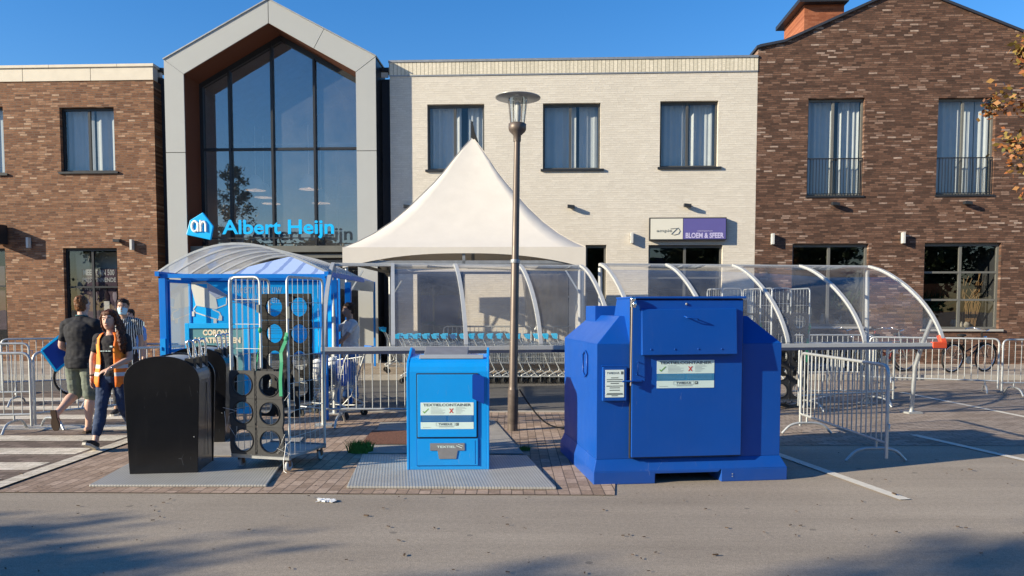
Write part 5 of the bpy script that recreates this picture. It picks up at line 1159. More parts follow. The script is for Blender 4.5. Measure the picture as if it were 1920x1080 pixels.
bicycle((-8.35, 14.7, .012), radians(35), BK[0], 'bicycle with a red frame behind the barriers at the left edge', 3)
# ---- trees
def tree(loc, h, r, leafm, n, ls, label, cr=None, seed=0, trunk=.09, name='tree', cat='tree', grp=None, zlow=.35, cl=26, clump=.42):
    rr = random.Random(seed); T = empty(name, loc, 0, label, cat, grp); b = MB(); tips = []
    top = Vector((rr.uniform(-.2, .2), rr.uniform(-.2, .2), h*.93)); tp = [Vector((0, 0, 0)).lerp(top, k/8)+Vector((rr.uniform(-.04, .04), rr.uniform(-.04, .04), 0)) for k in range(9)]
    b.tube(tp, [trunk*(1-.85*k/8) for k in range(9)], 8)
    for k in range(cl):
        f = zlow+(1-zlow)*(k+.5)/cl*.95; a = k*2.4+rr.uniform(-.4, .4); o = top*f
        rad = r*sin(pi*min(1, max(.12, (f-zlow)/(1-zlow)*.8+.2)))**.7*rr.uniform(.55, 1.05)
        e = o+Vector((cos(a)*rad, sin(a)*rad, rad*rr.uniform(.25, .7))); m_ = o.lerp(e, .5)+Vector((0, 0, -.05))
        b.tube([o, m_, e], [trunk*.28, trunk*.18, trunk*.05], 5)
        tips += [(e, .30), (m_.lerp(e, .4), .26), (m_, .22)]
        for j in range(3):
            e2 = m_.lerp(e, rr.random())+Vector((rr.uniform(-1, 1), rr.uniform(-1, 1), rr.uniform(-.3, .8)))*rad*.35; b.tube([m_.lerp(e, .4), e2], [trunk*.1, trunk*.03], 4); tips.append((e2, .22))
    b.build('trunk', mat('bark', (.10, .08, .06), .9, 0, .3, 12, bmp=.6), T)
    b = MB(); per = n//len(tips)
    for c, q_ in tips:
        kk = rr.uniform(.3, 1.6)
        for i in range(int(per*kk)):
            d = Vector((rr.gauss(0, 1), rr.gauss(0, 1), rr.gauss(0, .8)))*q_*r*clump; p = c+d; s = ls*rr.uniform(.5, 1.2)
            u = Vector((rr.uniform(-1, 1), rr.uniform(-1, 1), rr.uniform(-.6, .6))).normalized(); v = u.cross(Vector((rr.uniform(-1, 1), rr.uniform(-1, 1), rr.uniform(-1, 1)))).normalized()
            b.face([p, p+u*s*.5+v*s*.33, p+u*s+v*0, p+u*s*.5-v*s*.33])
    b.build('crown', leafm, T, fix=False); return T
def leafmat(name, stops):
    m, nt, p, out = base(name); g = nn(nt, 'NewGeometry'); c = ramp(nt, g.outputs['Random Per Island'], stops); nt.links.new(c, p.inputs['Base Color']); p.inputs['Roughness'].default_value = .6
    return m
AUT = leafmat('autumn_leaves', [(0, (.09, .09, .02)), (.25, (.22, .15, .03)), (.5, (.26, .11, .03)), (.8, (.24, .075, .02)), (1, (.10, .04, .015))])
GRN = leafmat('green_leaves', [(0, (.02, .04, .01)), (.6, (.05, .085, .02)), (1, (.10, .12, .03))])
tree((9.7, 12.6, 0), 6.6, 1.7, AUT, 12000, .12, 'autumn tree with orange brown leaves reaching in at the right edge', seed=7, zlow=.50, clump=.27)
tree((-21.0, -5, 0), 12.2, 1.5, GRN, 5000, .2, 'slim street tree across the road, mirrored in the tall gable glass', seed=3, grp='trees across the road', zlow=.35)
tree((-16.6, -1.15, 0), 5.5, 2.0, GRN, 12000, .2, 'small round tree at the roadside left of the camera', seed=5, grp='trees across the road', zlow=.4)
tree((-10.6, -1.7, 0), 5.0, 1.4, GRN, 4000, .15, 'roadside tree behind the camera whose shade falls at the lower right', seed=8, grp='trees across the road', zlow=.45)
TL = ('far left end', 'second from the left end', 'left of the long low house', 'in front of the long low house', 'between the two houses, smaller', 'left of the dark roofed house', 'right of the dark roofed house', 'broadest, mirrored in the right shop windows', 'third from the right end', 'second from the right end', 'far right end')
for i, lab in enumerate(TL):
    rr = random.Random(100+i); tree((-41+9.0*i, -25+rr.uniform(-3, 3), 0), rr.uniform(6, 9.2), rr.uniform(3.8, 4.8), GRN, 7000, .62, 'green tree in the row across the road, '+lab, seed=40+i, trunk=.2, grp='trees across the road', zlow=.1, cl=24)
for i, (x, y, w_, h, lab) in enumerate(((-14, -34, 16, 5, 'long low house across the road, left of the round tree'), (10, -36, 14, 5.4, 'low house with dark roof across the road, right of the round tree'))):
    T = empty('house', (x, y, 0), 0, lab, 'house', 'houses across the road')
    b = MB(); b.box(-w_/2, w_/2, -4, 4, 0, h*.55); b.build('wall', BRO, T); b = MB(); b.prism([(-4.4, h*.53), (4.4, h*.53), (0, h*1.25)], -w_/2-.3, w_/2+.3, 'YZ'); b.build('roof', M['navy'], T)
    b = MB(); [b.box(-w_/2+1.5+3*k, -w_/2+2.8+3*k, 3.99, 4.04, .8, 2.2) for k in range(int(w_/3))]; b.build('windows', M['dark'], T)
# ================================================================ people
def V(*a): return Vector(a)
def catmull(pts, n):
    pts = [Vector(p) for p in pts]; out = []; m = len(pts)-1
    for i in range(n*m+1):
        f = i/n; k = min(int(f), m-1); t = f-k
        p0, p1, p2, p3 = pts[max(k-1, 0)], pts[k], pts[k+1], pts[min(k+2, m)]
        out.append(.5*((2*p1)+(p2-p0)*t+(2*p0-5*p1+4*p2-p3)*t*t+(3*p1-p0-3*p2+p3)*t**3))
    return out
def oval(b, pts, rad, side, n=4, seg=14):
    """lofted oval tube: rad = [(half width along side, half depth)]"""
    P_ = catmull(pts, n) if n > 1 else [Vector(p) for p in pts]
    R_ = catmull([(r[0], r[1], 0) for r in rad], n) if n > 1 else [Vector((r[0], r[1], 0)) for r in rad]
    R = []; side = Vector(side)
    for i, p in enumerate(P_):
        t = (P_[min(i+1, len(P_)-1)]-P_[max(i-1, 0)]).normalized(); s = (side-t*side.dot(t)).normalized(); q_ = t.cross(s)
        R.append([p+s*cos(2*pi*k/seg)*max(R_[i].x, .003)+q_*sin(2*pi*k/seg)*max(R_[i].y, .003) for k in range(seg)])
    b.rings(R)
def limb(b, pts, r, n=4, seg=12):
    P_ = catmull(pts, n); R_ = [q_.x for q_ in catmull([(x, 0, 0) for x in r], n)]
    b.tube(P_, [max(x, .003) for x in R_], seg); b.ell(P_[0], (R_[0]*.98,)*3, 10, 8); b.ell(P_[-1], (R_[-1]*.98,)*3, 10, 8)
def fuse(b, name, m, parent, vox=.008, smooth=3, disp=0, dsc=9.0):
    me = b.mesh('tmp'); ob = bpy.data.objects.new('tmp', me)
    r = ob.modifiers.new('r', 'REMESH'); r.mode = 'VOXEL'; r.voxel_size = vox; r.use_smooth_shade = True
    if smooth: s = ob.modifiers.new('s', 'SMOOTH'); s.factor = .5; s.iterations = smooth
    out = evalmesh(ob); bpy.data.objects.remove(ob)
    out.polygons.foreach_set('use_smooth', [True]*len(out.polygons)); out.materials.clear(); out.materials.append(m)
    if disp:
        nm = [v.normal.copy() for v in out.vertices]; cs = [v.co.copy() for v in out.vertices]; co = []
        for c, n_ in zip(cs, nm): co += list(c + n_*disp*(noise.noise(Vector((c.x*dsc, c.y*dsc, c.z*dsc*1.4)))+.5*noise.noise(c*dsc*2.3)+.35*noise.noise(Vector((c.x*dsc*2, c.y*dsc*2, c.z*dsc*4)))))
        out.vertices.foreach_set('co', co); out.update()
    return link(name, out, parent)
def hand(b, w_, d, n, sgn, k=1.0, curl=.5):
    """w_ wrist, d hand direction, n palm normal, sgn which side the thumb leaves"""
    w_ = Vector(w_); d = Vector(d).normalized(); n = Vector(n); n = (n-d*n.dot(d)).normalized(); s = d.cross(n)*sgn
    oval(b, [w_-d*.02*k, w_+d*.02*k, w_+d*.055*k, w_+d*.092*k], [(.024*k, .018*k), (.034*k, .016*k), (.041*k, .015*k), (.036*k, .011*k)], s, 3, 12)
    for o, l in ((.031, .068), (.0105, .078), (-.0105, .073), (-.030, .056)):
        p = w_+d*.086*k+s*o*k; c1 = (d*cos(curl)+n*sin(curl)).normalized(); c2 = (d*cos(curl*1.9)+n*sin(curl*1.9)).normalized()
        limb(b, [p, p+d*.006*k+c1*l*.45*k, p+d*.006*k+c1*l*.45*k+c2*l*.5*k], [.0092*k, .0086*k, .007*k], 2, 8)
    p = w_+d*.022*k+s*.030*k; t1 = (d*.62+s*.75+n*.35).normalized(); t2 = (d*.9+s*.25+n*.45).normalized()
    limb(b, [p, p+t1*.038*k, p+t1*.038*k+t2*.034*k], [.0135*k, .0105*k, .008*k], 2, 8)
def head(b, c, yaw, k=1.0, tilt=0.0):
    """c = centre of the skull; face toward -y when yaw = 0"""
    M_ = Matrix.Translation(c) @ Matrix.Rotation(yaw, 4, 'Z') @ Matrix.Rotation(tilt, 4, 'X')
    f = lambda x, y, z: M_ @ Vector((x*k, y*k, z*k))
    oval(b, [f(0, -.030, -.118), f(0, -.032, -.10), f(0, -.022, -.065), f(0, -.008, -.02), f(0, .004, .03), f(0, .010, .075), f(0, .012, .108), f(0, .012, .118)],
         [(.022, .020), (.042, .048), (.060, .078), (.070, .090), (.075, .095), (.068, .086), (.040, .050), (.012, .015)], M_.to_3x3() @ Vector((1, 0, 0)), 3, 18)
    limb(b, [f(0, -.094, .012), f(0, -.106, -.016), f(0, -.114, -.034)], [.008*k, .010*k, .013*k], 2, 8)
    for s in (-1, 1):
        b.ell(f(s*.013, -.103, -.036), (.010*k, .009*k, .008*k), 8, 6)
        b.ell(f(s*.076, .006, -.012), (.010*k, .018*k, .030*k), 8, 8)
        limb(b, [f(s*.012, -.095, .026), f(s*.048, -.083, .024)], [.009*k, .007*k], 2, 6)
    oval(b, [f(-.026, -.090, -.066), f(0, -.100, -.068), f(.026, -.090, -.066)], [(.004, .004), (.011, .010), (.004, .004)], (0, 0, 1), 2, 8)
    return f, M_
def face_parts(T, f, M_, body, k=1.0, eye=(.10, .07, .05), lip=None):
    for s in (-1, 1):
        b = MB(); b.ell((0, 0, 0), (.0135*k, .010*k, .0085*k), 10, 8); o = b.build('eye', MC['eye_white'], body); o.matrix_local = Matrix.Translation(f(s*.031, -.0855, .006)) @ M_.to_3x3().to_4x4()
        b = MB(); b.ell((0, -.007*k, 0), (.0062*k, .0045*k, .0066*k), 10, 6); o = b.build('iris', mat('iris', eye, .3), body); o.matrix_local = Matrix.Translation(f(s*.031, -.0855, .006)) @ M_.to_3x3().to_4x4()
        b = MB(); b.tube([f(s*.014, -.099, .029), f(s*.032, -.0975, .034), f(s*.050, -.085, .027)], [.0035*k, .004*k, .0025*k], 6); b.build('eyebrow', MC['hair_dark'], body)
    b = MB(); b.tube([f(-.024, -.0945, -.067), f(-.008, -.104, -.0645), f(.008, -.104, -.0645), f(.024, -.0945, -.067)], [.002*k, .005*k, .005*k, .002*k], 6); b.build('mouth', lip or mat('lips', (.36, .12, .10), .5), body)
SKIN = lambda nm, c: mat(nm, c, .5, 0, .05, 9)
mat('eye_white', (.7, .68, .64), .3); mat('hair_dark', (.03, .018, .012), .55, 0, .3, 30)
def hairmat(name, c):
    m, nt, p, out = base(name); tc = nn(nt, 'TexCoord').outputs['Object']; mp = nn(nt, 'Mapping'); mp.inputs['Scale'].default_value = (60, 60, 7); nt.links.new(tc, mp.inputs[0])
    f = noi(nt, mp.outputs[0], 1.6, 3); nt.links.new(ramp(nt, f, [(.3, tuple(x*.45 for x in c)), (.7, tuple(x*1.6 for x in c))]), p.inputs['Base Color']); p.inputs['Roughness'].default_value = .5; p.inputs['Specular IOR Level'].default_value = .2; bump(nt, p, f, .6, .004); return m
def torso(b, pel, che, nek, wd=1.0, dp=1.0, add=0.0, z0=None, top=True):
    pel, che, nek = Vector(pel), Vector(che), Vector(nek)
    a = add
    pts = [pel+V(0, 0, -.10), pel+V(0, 0, -.02), pel.lerp(che, .38), che+V(0, 0, -.05), che+V(0, 0, .06), che.lerp(nek, .62), nek+V(0, 0, -.02)]
    rad = [(.15*wd+a, .105*dp+a), (.172*wd+a, .122*dp+a), (.148*wd+a, .105*dp+a), (.170*wd+a, .122*dp+a), (.178*wd+a, .115*dp+a), (.135*wd+a, .085*dp+a), (.060+a*.6, .058+a*.6)]
    if z0: pts = pts[z0:]; rad = rad[z0:]
    if not top: pts = pts[:-1]; rad = rad[:-1]
    oval(b, pts, rad, (1, 0, 0), 4, 22)
def yoke(b, nek, s, e, r=.045, add=0.0):
    nek = Vector(nek); s = Vector(s); e = Vector(e); p0 = nek+V(math.copysign(.035, s.x), .012, -.035)
    oval(b, [p0, p0.lerp(s, .5)+V(0, .004, -.004), s+V(0, 0, -.002), s.lerp(e, .22)+V(math.copysign(.004, s.x), 0, 0)], [(r*.75+add, r*.75+add), (r*1.15+add, r*.85+add), (r*1.1+add, r*1.02+add), (r*.9+add, r*.9+add)], (0, 1, 0), 4, 14)
def leg(b, h, k, a, r=(.085, .056, .052, .036), add=0.0, to=1.0):
    h, k, a = Vector(h), Vector(k), Vector(a); calf = k.lerp(a, .3)+V(0, .012, 0)
    pts = [h, h.lerp(k, .5), k, calf, k.lerp(a, .72), a]; rr = [r[0], r[0]*.84, r[1], r[2]*1.08, r[3]*1.12, r[3]]
    if to < 1: n = {.5: 3, .7: 4, .9: 5}[to]; pts, rr = pts[:n], rr[:n]
    limb(b, pts, [x+add for x in rr], 4, 14)
def arm(b, s, e, w_, r=(.048, .037, .026), add=0.0, to=1.0):
    s, e, w_ = Vector(s), Vector(e), Vector(w_)
    if to < 1: limb(b, [s, s.lerp(e, .4), s.lerp(e, to)], [r[0]+add, r[0]*.93+add, r[0]*.85+add*1.15], 4, 12); return
    limb(b, [s, s.lerp(e, .45), e, e.lerp(w_, .3), w_], [r[0]+add, r[0]*.9+add, r[1]+add, r[1]*1.03+add, r[2]+add], 4, 12)
def foot(b, a, d, pitch=0.0, L_=.25, w_=.042, add=0.0, low=.06):
    """a ankle, d horizontal heading of the toes, pitch > 0 lifts the heel"""
    a = Vector(a); d = Vector((d[0], d[1], 0)).normalized(); dn = d*cos(pitch)+V(0, 0, -sin(pitch)); upv = d*sin(pitch)+V(0, 0, cos(pitch)); s = d.cross(V(0, 0, 1))
    heel = a-upv*low-dn*.055
    pts = [heel+upv*(.03+add), heel+dn*.04+upv*.035, heel+dn*.12+upv*.032, heel+dn*.19+upv*.022, heel+dn*L_+upv*.018]
    oval(b, pts, [(.024+add, .024+add), (.034+add, .034+add), (w_*.95+add, .032+add), (w_*1.05+add, .021+add), (w_*.6+add, .014+add)], s, 3, 14)
    return heel, dn, upv, s
def sole(b, heel, dn, upv, s, L_=.27, w_=.047, th=.022):
    pl = [(0, -.6), (.1, -.72), (.35, -.62), (.65, -1.0), (.85, -.95), (1, -.45), (1, .45), (.85, .95), (.65, 1.0), (.35, .62), (.1, .72), (0, .6)]
    A = [heel+dn*(-.015+L_*x)+s*w_*y-upv*(th) for x, y in pl]; B = [p+upv*th*1.3 for p in A]; n = len(A)
    b.face(A); b.face(list(reversed(B))); b.faces(A+B, [(i, (i+1) % n, n+(i+1) % n, n+i) for i in range(n)])
# ---------------------------------------------------------------- the woman in the orange vest
SK1 = SKIN('skin_fair', (.52, .32, .24))
g0 = G(207, 842); W1 = empty('person', (-4.76, 9.20, .012), radians(2), 'woman with long brown hair in an orange safety vest walking toward the camera', 'person', 'people by the crossing')
pel, che, nek = V(-.01, 0, .88), V(-.01, -.005, 1.20), V(-.005, -.01, 1.385)
hL, kL, aL = V(.085, 0, .86), V(.10, .02, .47), V(.125, .30, .13)
hR, kR, aR = V(-.09, 0, .86), V(-.105, -.10, .47), V(-.125, -.22, .095)
sL, eL, wL = V(.155, .0, 1.315), V(.215, -.03, 1.07), V(.055, -.21, .955)
sR, eR, wR = V(-.163, .0, 1.315), V(-.235, .0, 1.07), V(-.235, -.03, .84)
b = MB(); torso(b, pel, che, nek, .90, .88); limb(b, [nek+V(0, 0, -.05), nek+V(0, -.005, .03), nek+V(0, -.01, .08)], [.052, .046, .047])
f, M_ = head(b, V(-.01, -.035, 1.525), radians(4), .97)
leg(b, hL, kL, aL, (.085, .05, .05, .035)); leg(b, hR, kR, aR, (.085, .05, .05, .035)); arm(b, sL, eL, wL, (.042, .033, .023)); arm(b, sR, eR, wR, (.042, .033, .023))
hand(b, wL, (-.8, -.25, -.35), (-.1, .3, -1), 1, .92, .35); hand(b, wR, (0, -.12, -1), (1, 0, 0), 1, .92, .45)
body = fuse(b, 'body', SK1, W1, .007); face_parts(W1, f, M_, body)
b = MB(); leg(b, hL, kL, aL, (.086, .052, .052, .038), .012, .9); leg(b, hR, kR, aR, (.086, .052, .052, .038), .012, .9); oval(b, [pel+V(0, 0, -.10), pel+V(0, 0, -.03), pel+V(0, 0, .06)], [(.14, .10), (.162, .118), (.15, .108)], (1, 0, 0))
fuse(b, 'jeans', mat('dark_denim', (.025, .045, .10), .8, 0, .3, 6), W1, .008, 3, .006, 14)
TSH = mat('black_tshirt', (.018, .016, .02), .8, 0, .2, 9)
b = MB(); torso(b, pel+V(0, 0, .04), che, nek, .90, .88, .012, None, False); oval(b, [che.lerp(nek, .5), che.lerp(nek, .80)], [(.15, .10), (.088, .072)], (1, 0, 0)); arm(b, sL, eL, wL, (.038,), .013, .60); arm(b, sR, eR, wR, (.038,), .013, .60); yoke(b, nek, sL, eL, .042, .010); yoke(b, nek, sR, eR, .042, .010)
ts = fuse(b, 'tshirt', TSH, W1, .008, 3, .007, 12)
b = MB()
for k, (x, w_) in enumerate(((-.075, .028), (-.04, .012), (-.015, .02), (.014, .03))): b.box(x, x+w_, -.142, -.130, 1.155, 1.165)
b.box(.035, .065, -.140, -.126, 1.205, 1.222); b.build('shirt_print', M['sticker'], ts)
def split_vest(nm, mt, boxes, parent): pass
# vest: open-fronted shell cut from a torso surface
m_, nt, p_, out = base('safety_orange'); tc = nn(nt, 'TexCoord').outputs['Object']; sx = nn(nt, 'SeparateXYZ'); nt.links.new(tc, sx.inputs[0])
cf = ramp(nt, noi(nt, tc, 5, 3), [(.3, (.85, .12, .01)), (.7, (.95, .30, .02))]); z_ = sx.outputs['Z']
def band(c, h): return mth(nt, 'LESS_THAN', mth(nt, 'ABSOLUTE', mth(nt, 'SUBTRACT', z_, c)), h)
bd = mth(nt, 'MAXIMUM', band(.975, .022), band(.885, .022)); nt.links.new(mixc(nt, bd, cf, (.55, .55, .56)), p_.inputs['Base Color']); p_.inputs['Roughness'].default_value = .7
p_.inputs['Emission Strength'].default_value = 0
b = MB(); seg_ = 40; zs_ = [.77, .80, .85, .90, .95, 1.0, 1.06, 1.12, 1.18, 1.24, 1.30, 1.345, 1.375]
wdt = [.205, .205, .20, .192, .182, .175, .172, .176, .182, .184, .172, .135, .09]; dpt = [.155, .155, .15, .145, .138, .132, .130, .134, .138, .134, .12, .10, .085]
R = []; half = radians(27)
for i, z in enumerate(zs_):
    op = half*(1 - .15*i/12) if z < 1.2 else half*(.85+(z-1.2)*2.5); row = []
    for k in range(seg_+1):
        a = -pi/2+op+(2*pi-2*op)*k/seg_; x, y = cos(a)*wdt[i], sin(a)*dpt[i]
        if 1.1 < z < 1.35 and abs(x) > .15: x *= .93
        fl = .012*sin(a*7+i*.35); zz = z - (.035 if (i == 0 and (k < 3 or k > seg_-3)) else 0)
        row.append((x*(1+fl)-.01, y*(1+fl), zz))
    R.append(row)
n = seg_+1
def vf(i, k):
    z = zs_[i]; x = abs(R[i][k][0]); y = R[i][k][1]
    return not (1.10 < z < 1.33 and x > .145)
b.faces([p for r in R for p in r], [(i*n+k, i*n+k+1, (i+1)*n+k+1, (i+1)*n+k) for i in range(len(R)-1) for k in range(seg_) if vf(i, k)], True)
ve = b.build('safety_vest', m_, W1, fix=False); so_ = ve.modifiers.new('solid', 'SOLIDIFY'); so_.thickness = .004
HB = hairmat('hair_brown', (.075, .024, .010))
b = MB(); fc = lambda x, y, z: f(x, y, z)
oval(b, [f(0, .034, -.06), f(0, .032, .0), f(0, .022, .055), f(0, .010, .085), f(0, .006, .110), f(0, .006, .130)], [(.078, .080), (.086, .086), (.087, .094), (.082, .100), (.060, .078), (.015, .018)], M_.to_3x3() @ V(1, 0, 0), 3, 18)
for k in range(22):
    rr = random.Random(k); t = k/21; x0 = .03+.055*rr.random(); y0 = -.05+.12*t
    sx_ = f(.078+.01*rr.random(), -.035+.09*t, .05)
    limb(b, [f(.055, -.05+.09*t, .10), sx_, V(.10+.03*t, -.07+.10*t, 1.42), V(.125+.05*rr.random(), -.12+.10*t, 1.27+.03*rr.random()), V(.13+.06*rr.random(), -.13+.08*t, 1.13+.07*rr.random())], [.012, .014, .020, .022, .007], 3, 7)
for k in range(8):
    t = k/7; limb(b, [f(-.05, -.04+.08*t, .10), f(-.084, -.035+.09*t, .03), f(-.078, -.01+.08*t, -.09), V(-.07, .04+.04*t, 1.33)], [.012, .014, .015, .010], 3, 7)
fuse(b, 'hair', HB, W1, .007, 1, .010, 26)
SHB = mat('black_canvas', (.02, .02, .022), .7); SLW = mat('white_rubber', (.55, .52, .46), .7)
for (a, pt, d) in ((aL, radians(28), (.0, -1)), (aR, radians(-24), (-.12, -1))):
    b = MB(); hh = foot(b, a, d, pt, .25, .040, .006, .058); sh_ = fuse(b, 'shoe', SHB, W1, .006, 1); b = MB(); sole(b, *hh); b.build('sole', SLW, sh_)
b = MB(); b.tube([wL+V(0, 0, 0)+V(.004*cos(a_)*0, 0, 0)+(V(0, 1, .3).normalized()*cos(a_)+V(.45, -.25, 1).normalized()*sin(a_))*.027+V(.02, .02, .01) for a_ in [2*pi*k/12 for k in range(12)]], .006, 5, closed=True); b.build('wristwatch', M['chrome'], W1)
b = MB(); b.tube([wR+V(cos(a_)*.028, sin(a_)*.028, .03) for a_ in [2*pi*k/12 for k in range(12)]], .007, 5, closed=True); b.build('wristband', M['rubber'], W1)
# ---------------------------------------------------------------- the man in black seen from behind (faces +y)
SK2 = SKIN('skin_light', (.55, .34, .26))
W2 = empty('person', (-5.72, 10.25, .012), radians(180-4), 'man seen from behind in black polo and faded shorts carrying a blue board', 'person', 'people by the crossing')
# local frame: he faces -y (turned by the root), his left is +x which is the left of the photo
pel, che, nek = V(0, 0, .97), V(0, -.02, 1.34), V(0, -.04, 1.545)
hL, kL, aL = V(.10, 0, .94), V(.13, -.06, .53), V(.19, .26, .29)
hR, kR, aR = V(-.10, 0, .94), V(-.10, -.02, .50), V(-.08, .02, .085)
sL, eL, wL = V(.20, -.01, 1.45), V(.27, .0, 1.17), V(.25, -.22, 1.05)
sR, eR, wR = V(-.20, -.01, 1.45), V(-.25, -.06, 1.17), V(-.14, -.27, 1.09)
b = MB(); torso(b, pel, che, nek, 1.14, 1.12); limb(b, [nek+V(0, 0, -.06), nek+V(0, -.01, .03), nek+V(0, -.015, .09)], [.068, .060, .060]); f, M_ = head(b, V(0, -.055, 1.70), radians(-8), 1.03)
leg(b, hL, kL, aL, (.095, .060, .060, .040)); leg(b, hR, kR, aR, (.095, .060, .060, .040)); arm(b, sL, eL, wL, (.056, .043, .03)); arm(b, sR, eR, wR, (.056, .043, .03))
hand(b, wL, (-.1, -.9, -.3), (-1, 0, 0), 1, 1.05, .6); hand(b, wR, (.1, -.9, -.3), (1, 0, 0), -1, 1.05, .6)
h1 = foot(b, aL, (.1, -1), radians(78), .25, .045, 0, .055); h2 = foot(b, aR, (-.25, -1), 0, .25, .045, 0, .06)
body = fuse(b, 'body', SK2, W2, .008); face_parts(W2, f, M_, body, 1.03)
NAVY = mat('black_polo', (.014, .015, .020), .85, 0, .2, 8)
b = MB(); torso(b, pel+V(0, 0, .02), che, nek, 1.14, 1.12, .020, None, False); oval(b, [pel+V(0, 0, -.10), pel+V(0, 0, .05)], [(.205, .165), (.215, .165)], (1, 0, 0)); oval(b, [che.lerp(nek, .5), nek+V(0, 0, .0)], [(.20, .12), (.078, .075)], (1, 0, 0)); arm(b, sL, eL, wL, (.050,), .014, .72); arm(b, sR, eR, wR, (.050,), .014, .72); yoke(b, nek, sL, eL, .058, .012); yoke(b, nek, sR, eR, .058, .012)
sh_ = fuse(b, 'polo_shirt', NAVY, W2, .009, 4, .010, 8)
b = MB(); b.tube([nek+V(.072*cos(a_), .068*sin(a_), .012+.012*sin(a_)) for a_ in [2*pi*k/20 for k in range(20)]], .009, 6, closed=True); b.build('collar', mat('collar_teal', (.03, .10, .12), .8), sh_)
DEN = mat('faded_shorts', (.15, .175, .145), .85, 0, .35, 5)
b = MB(); leg(b, hL, kL, aL, (.100, .072, 0, 0), .020, .5); leg(b, hR, kR, aR, (.100, .072, 0, 0), .020, .5); oval(b, [pel+V(0, 0, -.12), pel+V(0, 0, -.03), pel+V(0, 0, .04)], [(.16, .12), (.198, .15), (.195, .14)], (1, 0, 0))
me_ = fuse(b, 'shorts', DEN, W2, .009, 2, .009, 10)
b = MB(); HR2 = hairmat('hair_chestnut', (.13, .055, .022)); oval(b, [f(0, .030, -.075), f(0, .034, -.04), f(0, .030, .0), f(0, .018, .06), f(0, .014, .105), f(0, .012, .128)], [(.052, .035), (.070, .058), (.080, .075), (.082, .094), (.058, .072), (.015, .018)], M_.to_3x3() @ V(1, 0, 0), 3, 18)
fuse(b, 'hair', HR2, W2, .006, 1, .008, 30)
FF = mat('brown_flip_flop', (.05, .03, .02), .75, 0, .2, 20)
for h_ in (h1, h2):
    b = MB(); sole(b, h_[0], h_[1], h_[2], h_[3], .28, .05, .018); b.tube([h_[0]+h_[1]*.19+h_[2]*.02, h_[0]+h_[1]*.15+h_[2]*.05+h_[3]*.035, h_[0]+h_[1]*.10+h_[2]*.02+h_[3]*.045], .006, 5); b.tube([h_[0]+h_[1]*.19+h_[2]*.02, h_[0]+h_[1]*.15+h_[2]*.05-h_[3]*.035, h_[0]+h_[1]*.10+h_[2]*.02-h_[3]*.045], .006, 5); b.build('flip_flop', FF, W2)
# the blue board under his arm
def bw_(u, v, Y): q_ = P(u, v, Y); return q_
A_ = [bw_(77, 657, 10.18), bw_(112, 629, 10.30), bw_(140, 668, 10.42), bw_(106, 697, 10.30)]
c_ = sum(A_, Vector())/4; T = empty('blue_board', c_, 0, 'flat bright blue board held under the arm of the man in black', 'board'); A_ = [p-c_ for p in A_]; nrm = (A_[1]-A_[0]).cross(A_[3]-A_[0]).normalized()*.012
if nrm.y < 0: nrm = -nrm
b = MB(); b.hexa([p*.9+nrm*.2 for p in A_]+[p*.9+nrm*2.2 for p in A_]); b.build('panel', mat('board_blue', (.0, .06, .42), .5), T)
b = MB()
for i in range(4): b.bar(A_[i]*.96+nrm*.8, A_[(i+1) % 4]*.96+nrm*.8, .028, .03, up=(0, 1, 0))
b.build('edge_trim', M['sign_cyan'], T)
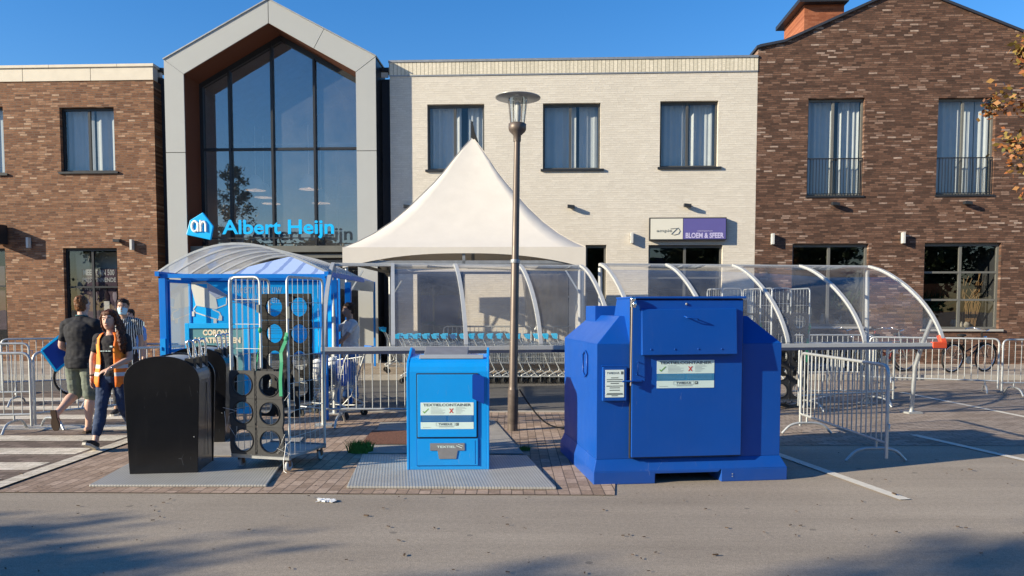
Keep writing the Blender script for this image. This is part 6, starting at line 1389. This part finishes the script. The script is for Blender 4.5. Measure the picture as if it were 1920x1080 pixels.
# ---------------------------------------------------------------- masked man, man behind him, man in white at the booth
def standing(loc, rz, label, shirtm, pantm, hairm, hgt=1.8, arms=None, mask=False, sleeve=.6, skin=SK2, heady=0, shoe=SHB):
    k = hgt/1.80; T = empty('person', loc, rz, label, 'person', 'people by the crossing'); S_ = lambda *a: V(*a)*k
    pel, che, nek = S_(0, 0, .95), S_(0, 0, 1.30), S_(0, -.01, 1.51); hL, kL, aL = S_(.10, 0, .92), S_(.11, -.03, .50), S_(.12, .06, .09); hR, kR, aR = S_(-.10, 0, .92), S_(-.11, -.03, .50), S_(-.12, -.08, .09)
    A = arms or dict(sL=(.205, 0, 1.43), eL=(.235, .02, 1.15), wL=(.24, -.08, .90), sR=(-.205, 0, 1.43), eR=(-.235, .02, 1.15), wR=(-.24, -.08, .90)); A = {q_: V(*v)*k for q_, v in A.items() if q_[0] in 'sew'}
    b = MB(); torso(b, pel, che, nek, 1.0, 1.0); limb(b, [nek+V(0, 0, -.06), nek+V(0, -.005, .08)], [.058, .054]); f, M_ = head(b, S_(0, -.03, 1.66), heady, k*1.0)
    leg(b, hL, kL, aL); leg(b, hR, kR, aR); arm(b, A['sL'], A['eL'], A['wL']); arm(b, A['sR'], A['eR'], A['wR'])
    for sd, sg in (('L', 1), ('R', -1)): hand(b, A['w'+sd], A['w'+sd]-A['e'+sd], (-sg, 0, 0), sg, 1, .6)
    body = fuse(b, 'body', skin, T, .009); face_parts(T, f, M_, body, k)
    b = MB(); torso(b, pel+V(0, 0, .01), che, nek, 1.0, 1.0, .016, None, False); oval(b, [che.lerp(nek, .5), che.lerp(nek, .88)], [(.16, .105), (.082, .07)], (1, 0, 0))
    yoke(b, nek, A['sL'], A['eL'], .048*k, .012); yoke(b, nek, A['sR'], A['eR'], .048*k, .012)
    if sleeve < 1: arm(b, A['sL'], A['eL'], A['wL'], (.044,), .014, sleeve); arm(b, A['sR'], A['eR'], A['wR'], (.044,), .014, sleeve)
    else: arm(b, A['sL'], A['eL'], A['wL'], add=.012); arm(b, A['sR'], A['eR'], A['wR'], add=.012)
    fuse(b, 'shirt', shirtm, T, .009, 3, .012, 10)
    b = MB(); leg(b, hL, kL, aL, add=.014, to=.9); leg(b, hR, kR, aR, add=.014, to=.9); oval(b, [pel+V(0, 0, -.12), pel+V(0, 0, -.03), pel+V(0, 0, .05)], [(.14, .11), (.178, .13), (.16, .12)], (1, 0, 0)); fuse(b, 'trousers', pantm, T, .010, 2, .012, 10)
    b = MB(); oval(b, [f(0, .030, -.06), f(0, .034, -.03), f(0, .028, .01), f(0, .012, .07), f(0, .008, .11), f(0, .008, .132)], [(.052, .035), (.072, .058), (.082, .075), (.084, .095), (.062, .078), (.02, .02)], M_.to_3x3() @ V(1, 0, 0), 3, 18); fuse(b, 'hair', hairm, T, .007, 1, .012, 28)
    for a, d in ((aL, (.1, -1)), (aR, (-.1, -1))):
        b = MB(); hh = foot(b, a, d, 0, .25, .042, .006, .065); s_ = fuse(b, 'shoe', shoe, T, .008, 1); b = MB(); sole(b, *hh); b.build('sole', SLW, s_)
    if mask:
        b = MB(); oval(b, [f(0, -.040, -.118), f(0, -.036, -.09), f(0, -.030, -.05), f(0, -.024, -.022)], [(.045, .050), (.060, .068), (.070, .082), (.074, .086)], M_.to_3x3() @ V(1, 0, 0), 3, 18); o = fuse(b, 'face_mask', mat('mask_blue', (.42, .62, .70), .7), T, .006, 1)
    return T
m_, nt, p_, out = base('striped_shirt'); tc = nn(nt, 'TexCoord').outputs['Object']; sx = nn(nt, 'SeparateXYZ'); nt.links.new(tc, sx.inputs[0])
st_ = mth(nt, 'GREATER_THAN', mth(nt, 'SINE', mth(nt, 'MULTIPLY', mth(nt, 'ADD', sx.outputs[0], mth(nt, 'MULTIPLY', noi(nt, tc, 4), .03)), 230)), .35); nt.links.new(mixc(nt, st_, (.02, .02, .025), (.55, .55, .52)), p_.inputs['Base Color']); p_.inputs['Roughness'].default_value = .8
SK3 = SKIN('skin_tan', (.42, .25, .17)); HD = hairmat('hair_black', (.03, .016, .01))
standing((-6.07, 12.1, .012), radians(14), 'man with a pale blue face mask in a black and white striped shirt', m_, mat('dark_trousers', (.02, .022, .03), .8), HD, 1.82, mask=True, skin=SK3)
standing((-6.30, 12.75, .012), radians(8), 'person in a light blue shirt mostly hidden behind the masked man', mat('sky_blue_shirt', (.18, .36, .75), .8, 0, .1, 8), mat('dark_trousers', (.02, .022, .03)), HD, 1.66)
standing((-2.70, 12.95, 0), radians(-62), 'man in a white t shirt raising a hand between blue booth and shelter', mat('white_tshirt', (.66, .65, .62), .8, 0, .05, 8), mat('light_denim', (.10, .20, .42), .85, 0, .25, 8), HD, 1.78,
         dict(sL=(.205, 0, 1.43), eL=(.26, -.16, 1.22), wL=(.16, -.38, 1.02), sR=(-.205, 0, 1.43), eR=(-.24, -.22, 1.28), wR=(-.12, -.30, 1.50)), skin=SK3)
